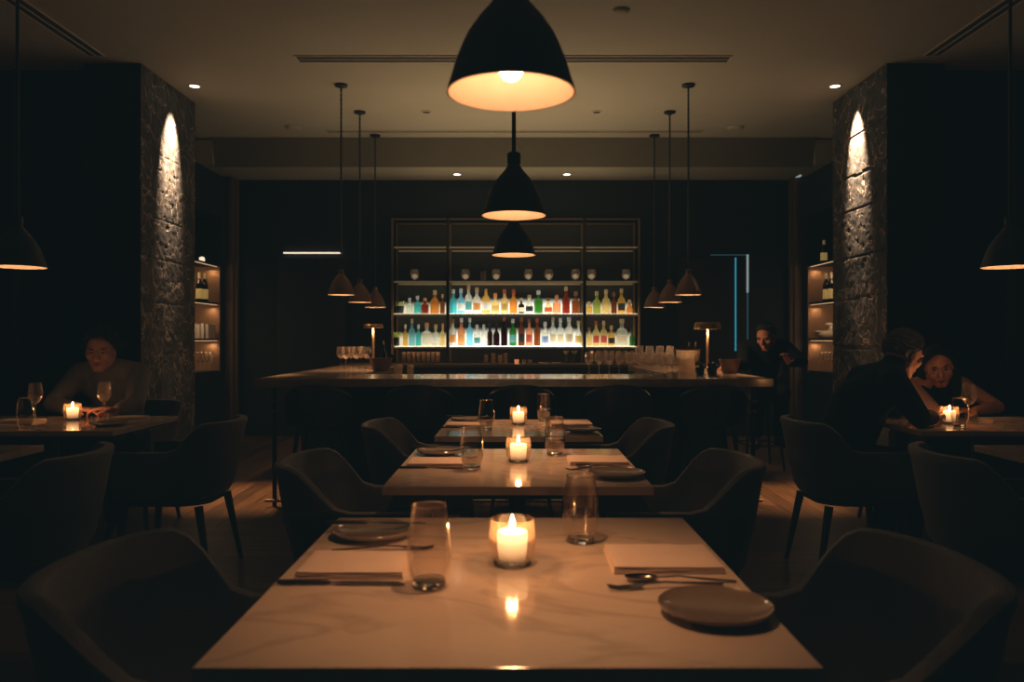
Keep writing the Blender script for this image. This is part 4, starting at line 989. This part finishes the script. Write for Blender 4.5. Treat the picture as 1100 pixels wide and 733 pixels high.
# woman
def longhair(root, M2):
    bm = BM()
    for s in (-1, 1):
        capsule(bm, (s * .070, -.02, .03), (s * .085, -.03, -.09), .030, .032); capsule(bm, (s * .085, -.03, -.09), (s * .078, .01, -.21), .034, .026)
    capsule(bm, (0, -.07, .02), (0, -.09, -.16), .055, .06); capsule(bm, (0.0, -.01, .085), (0, -.05, .06), .045, .06)
    bm.transform(M2); o = obj('long_hair', bm, M['hair'], root); remesh(o, .007, 3)
J = dict(hip=(2.52, 4.98, .56), chest=(2.54, 4.88, .80), neck=(2.54, 4.76, .925), shL=(2.38, 4.74, .89), shR=(2.70, 4.76, .90),
         elL=(2.36, 4.47, .795), elR=(2.72, 4.45, .795), wrL=(2.30, 4.32, .80), wrR=(2.50, 4.28, .79), hdL=(-.5, -.7, .0), hdR=(-1, -.1, .05), hc=.55,
         knL=(2.42, 4.58, .54), knR=(2.62, 4.58, .54), anL=(2.42, 4.62, .09), anR=(2.62, 4.62, .09))
run_person('dark-haired woman in a sleeveless black top leaning over the candle', J, (2.50, 4.66, 1.015), (-.38, -1, -.32), (-.12, 0, 1), 'skin2', 'suit', hair_short(M['hair'], .004, thick=.012, ex=1.3), 'none', longhair)
# man at the bar side
J = dict(hip=(2.24, 7.22, .79), chest=(2.26, 7.12, 1.02), neck=(2.25, 7.02, 1.14), shL=(2.06, 7.06, 1.10), shR=(2.42, 7.06, 1.10),
         elL=(2.00, 6.88, .95), elR=(2.50, 6.86, .98), wrL=(1.90, 6.80, .955), wrR=(2.36, 6.78, .975), hdL=(-1, -.1, -.1), hdR=(-.4, -.5, .6), hc=.5,
         knL=(2.14, 6.90, .70), knR=(2.34, 6.90, .70), anL=(2.14, 6.98, .30), anR=(2.34, 6.98, .30))
run_person('person in black sitting in the dark at the right side of the bar', J, (2.22, 6.96, 1.195), (-.7, -.8, -.45), (0, 0, 1), 'skin_shaded', 'black', hair_short(M['hair'], .006, thick=.010), collar=True)

# ------------------------------------------------------------ light
for v, s in ((dl[0], -1), (dl[1], 1)):
    lamp('pillar_spot', 'SPOT', (v.x, v.y, v.z - .02), 1100, (1, .70, .47), None, spot_size=R(38), spot_blend=1, shadow_soft_size=.02, aim=(s * 3.22, v.y - .02, 2.42))
    lamp('aisle_floor_fill', 'SPOT', (s * 2.4, 6.6, 3.38), 700, (1, .50, .20), None, spot_size=R(24), spot_blend=1, shadow_soft_size=.05, aim=(s * 2.0, 5.9, 0))  # second lamp is added to light the aisle floor, without a fitting
for x in (-.665, .62): lamp('soffit_spot', 'SPOT', (x, 9.27, 3.09), 3, (1, .7, .45), None, spot_size=R(70), spot_blend=.8, shadow_soft_size=.03)
lamp('back_counter_fill', 'AREA', (0, 9.0, 1.065), 1.4, (1, .58, .30), None, shape='RECTANGLE', size=2.6, size_y=.05, aim=(0, 8.9, 0))  # added to brighten the glassware on the back counter
lamp('soffit_fill', 'AREA', (0, 9.05, 2.58), 1.6, (1, .76, .45), None, shape='RECTANGLE', size=2.6, size_y=.3, aim=(0, 9.05, 4))  # unseen upward fill added for the bright soffit strip
lamp('ceiling_fill', 'AREA', (0, 7.5, 1.9), 19, (1, .68, .37), None, shape='RECTANGLE', size=2.4, size_y=1.6, aim=(0, 7.4, 4))  # unseen fill added above the bar for the glow on the ceiling
lamp('bar_slab_fill', 'SPOT', (0, 5.0, 3.38), 130, (1, .67, .40), None, spot_size=R(62), spot_blend=1, shadow_soft_size=.2, aim=(0, 6.55, .9))  # added to brighten the bar slab, no fitting at this spot
w = bpy.data.worlds.new('night'); bpy.context.scene.world = w; w.use_nodes = True
w.node_tree.nodes['Background'].inputs[0].default_value = (.35, .62, .66, 1); w.node_tree.nodes['Background'].inputs[1].default_value = .005

# ------------------------------------------------------------ camera and film
sc = bpy.context.scene
cd = bpy.data.cameras.new('camera'); co = bpy.data.objects.new('camera', cd); C.objects.link(co); sc.camera = co
co.location = (0, 0, CZ); co.rotation_euler = (PI / 2, 0, 0)
cd.sensor_width = 36; cd.lens = F * 36 / 1100; cd.shift_x = -2 / 1100; cd.shift_y = -2.5 / 1100; cd.clip_start = .05
cd.dof.use_dof = True; cd.dof.focus_distance = 3.9; cd.dof.aperture_fstop = 4.0
sc.view_settings.view_transform = 'Standard'; sc.view_settings.look = 'None'; sc.view_settings.exposure = 0
sc.view_settings.use_curve_mapping = True
cm = sc.view_settings.curve_mapping
for i, v in enumerate((.0033, .0058, .0062)):
    cm.curves[i].points[0].location = (0, v)
cm.update()
sc.cycles.use_denoising = True
sc.cycles.max_bounces = 10; sc.cycles.transparent_max_bounces = 32; sc.cycles.glossy_bounces = 4; sc.cycles.diffuse_bounces = 3
sc.cycles.sample_clamp_indirect = 3
sc.cycles.caustics_reflective = False; sc.cycles.caustics_refractive = False
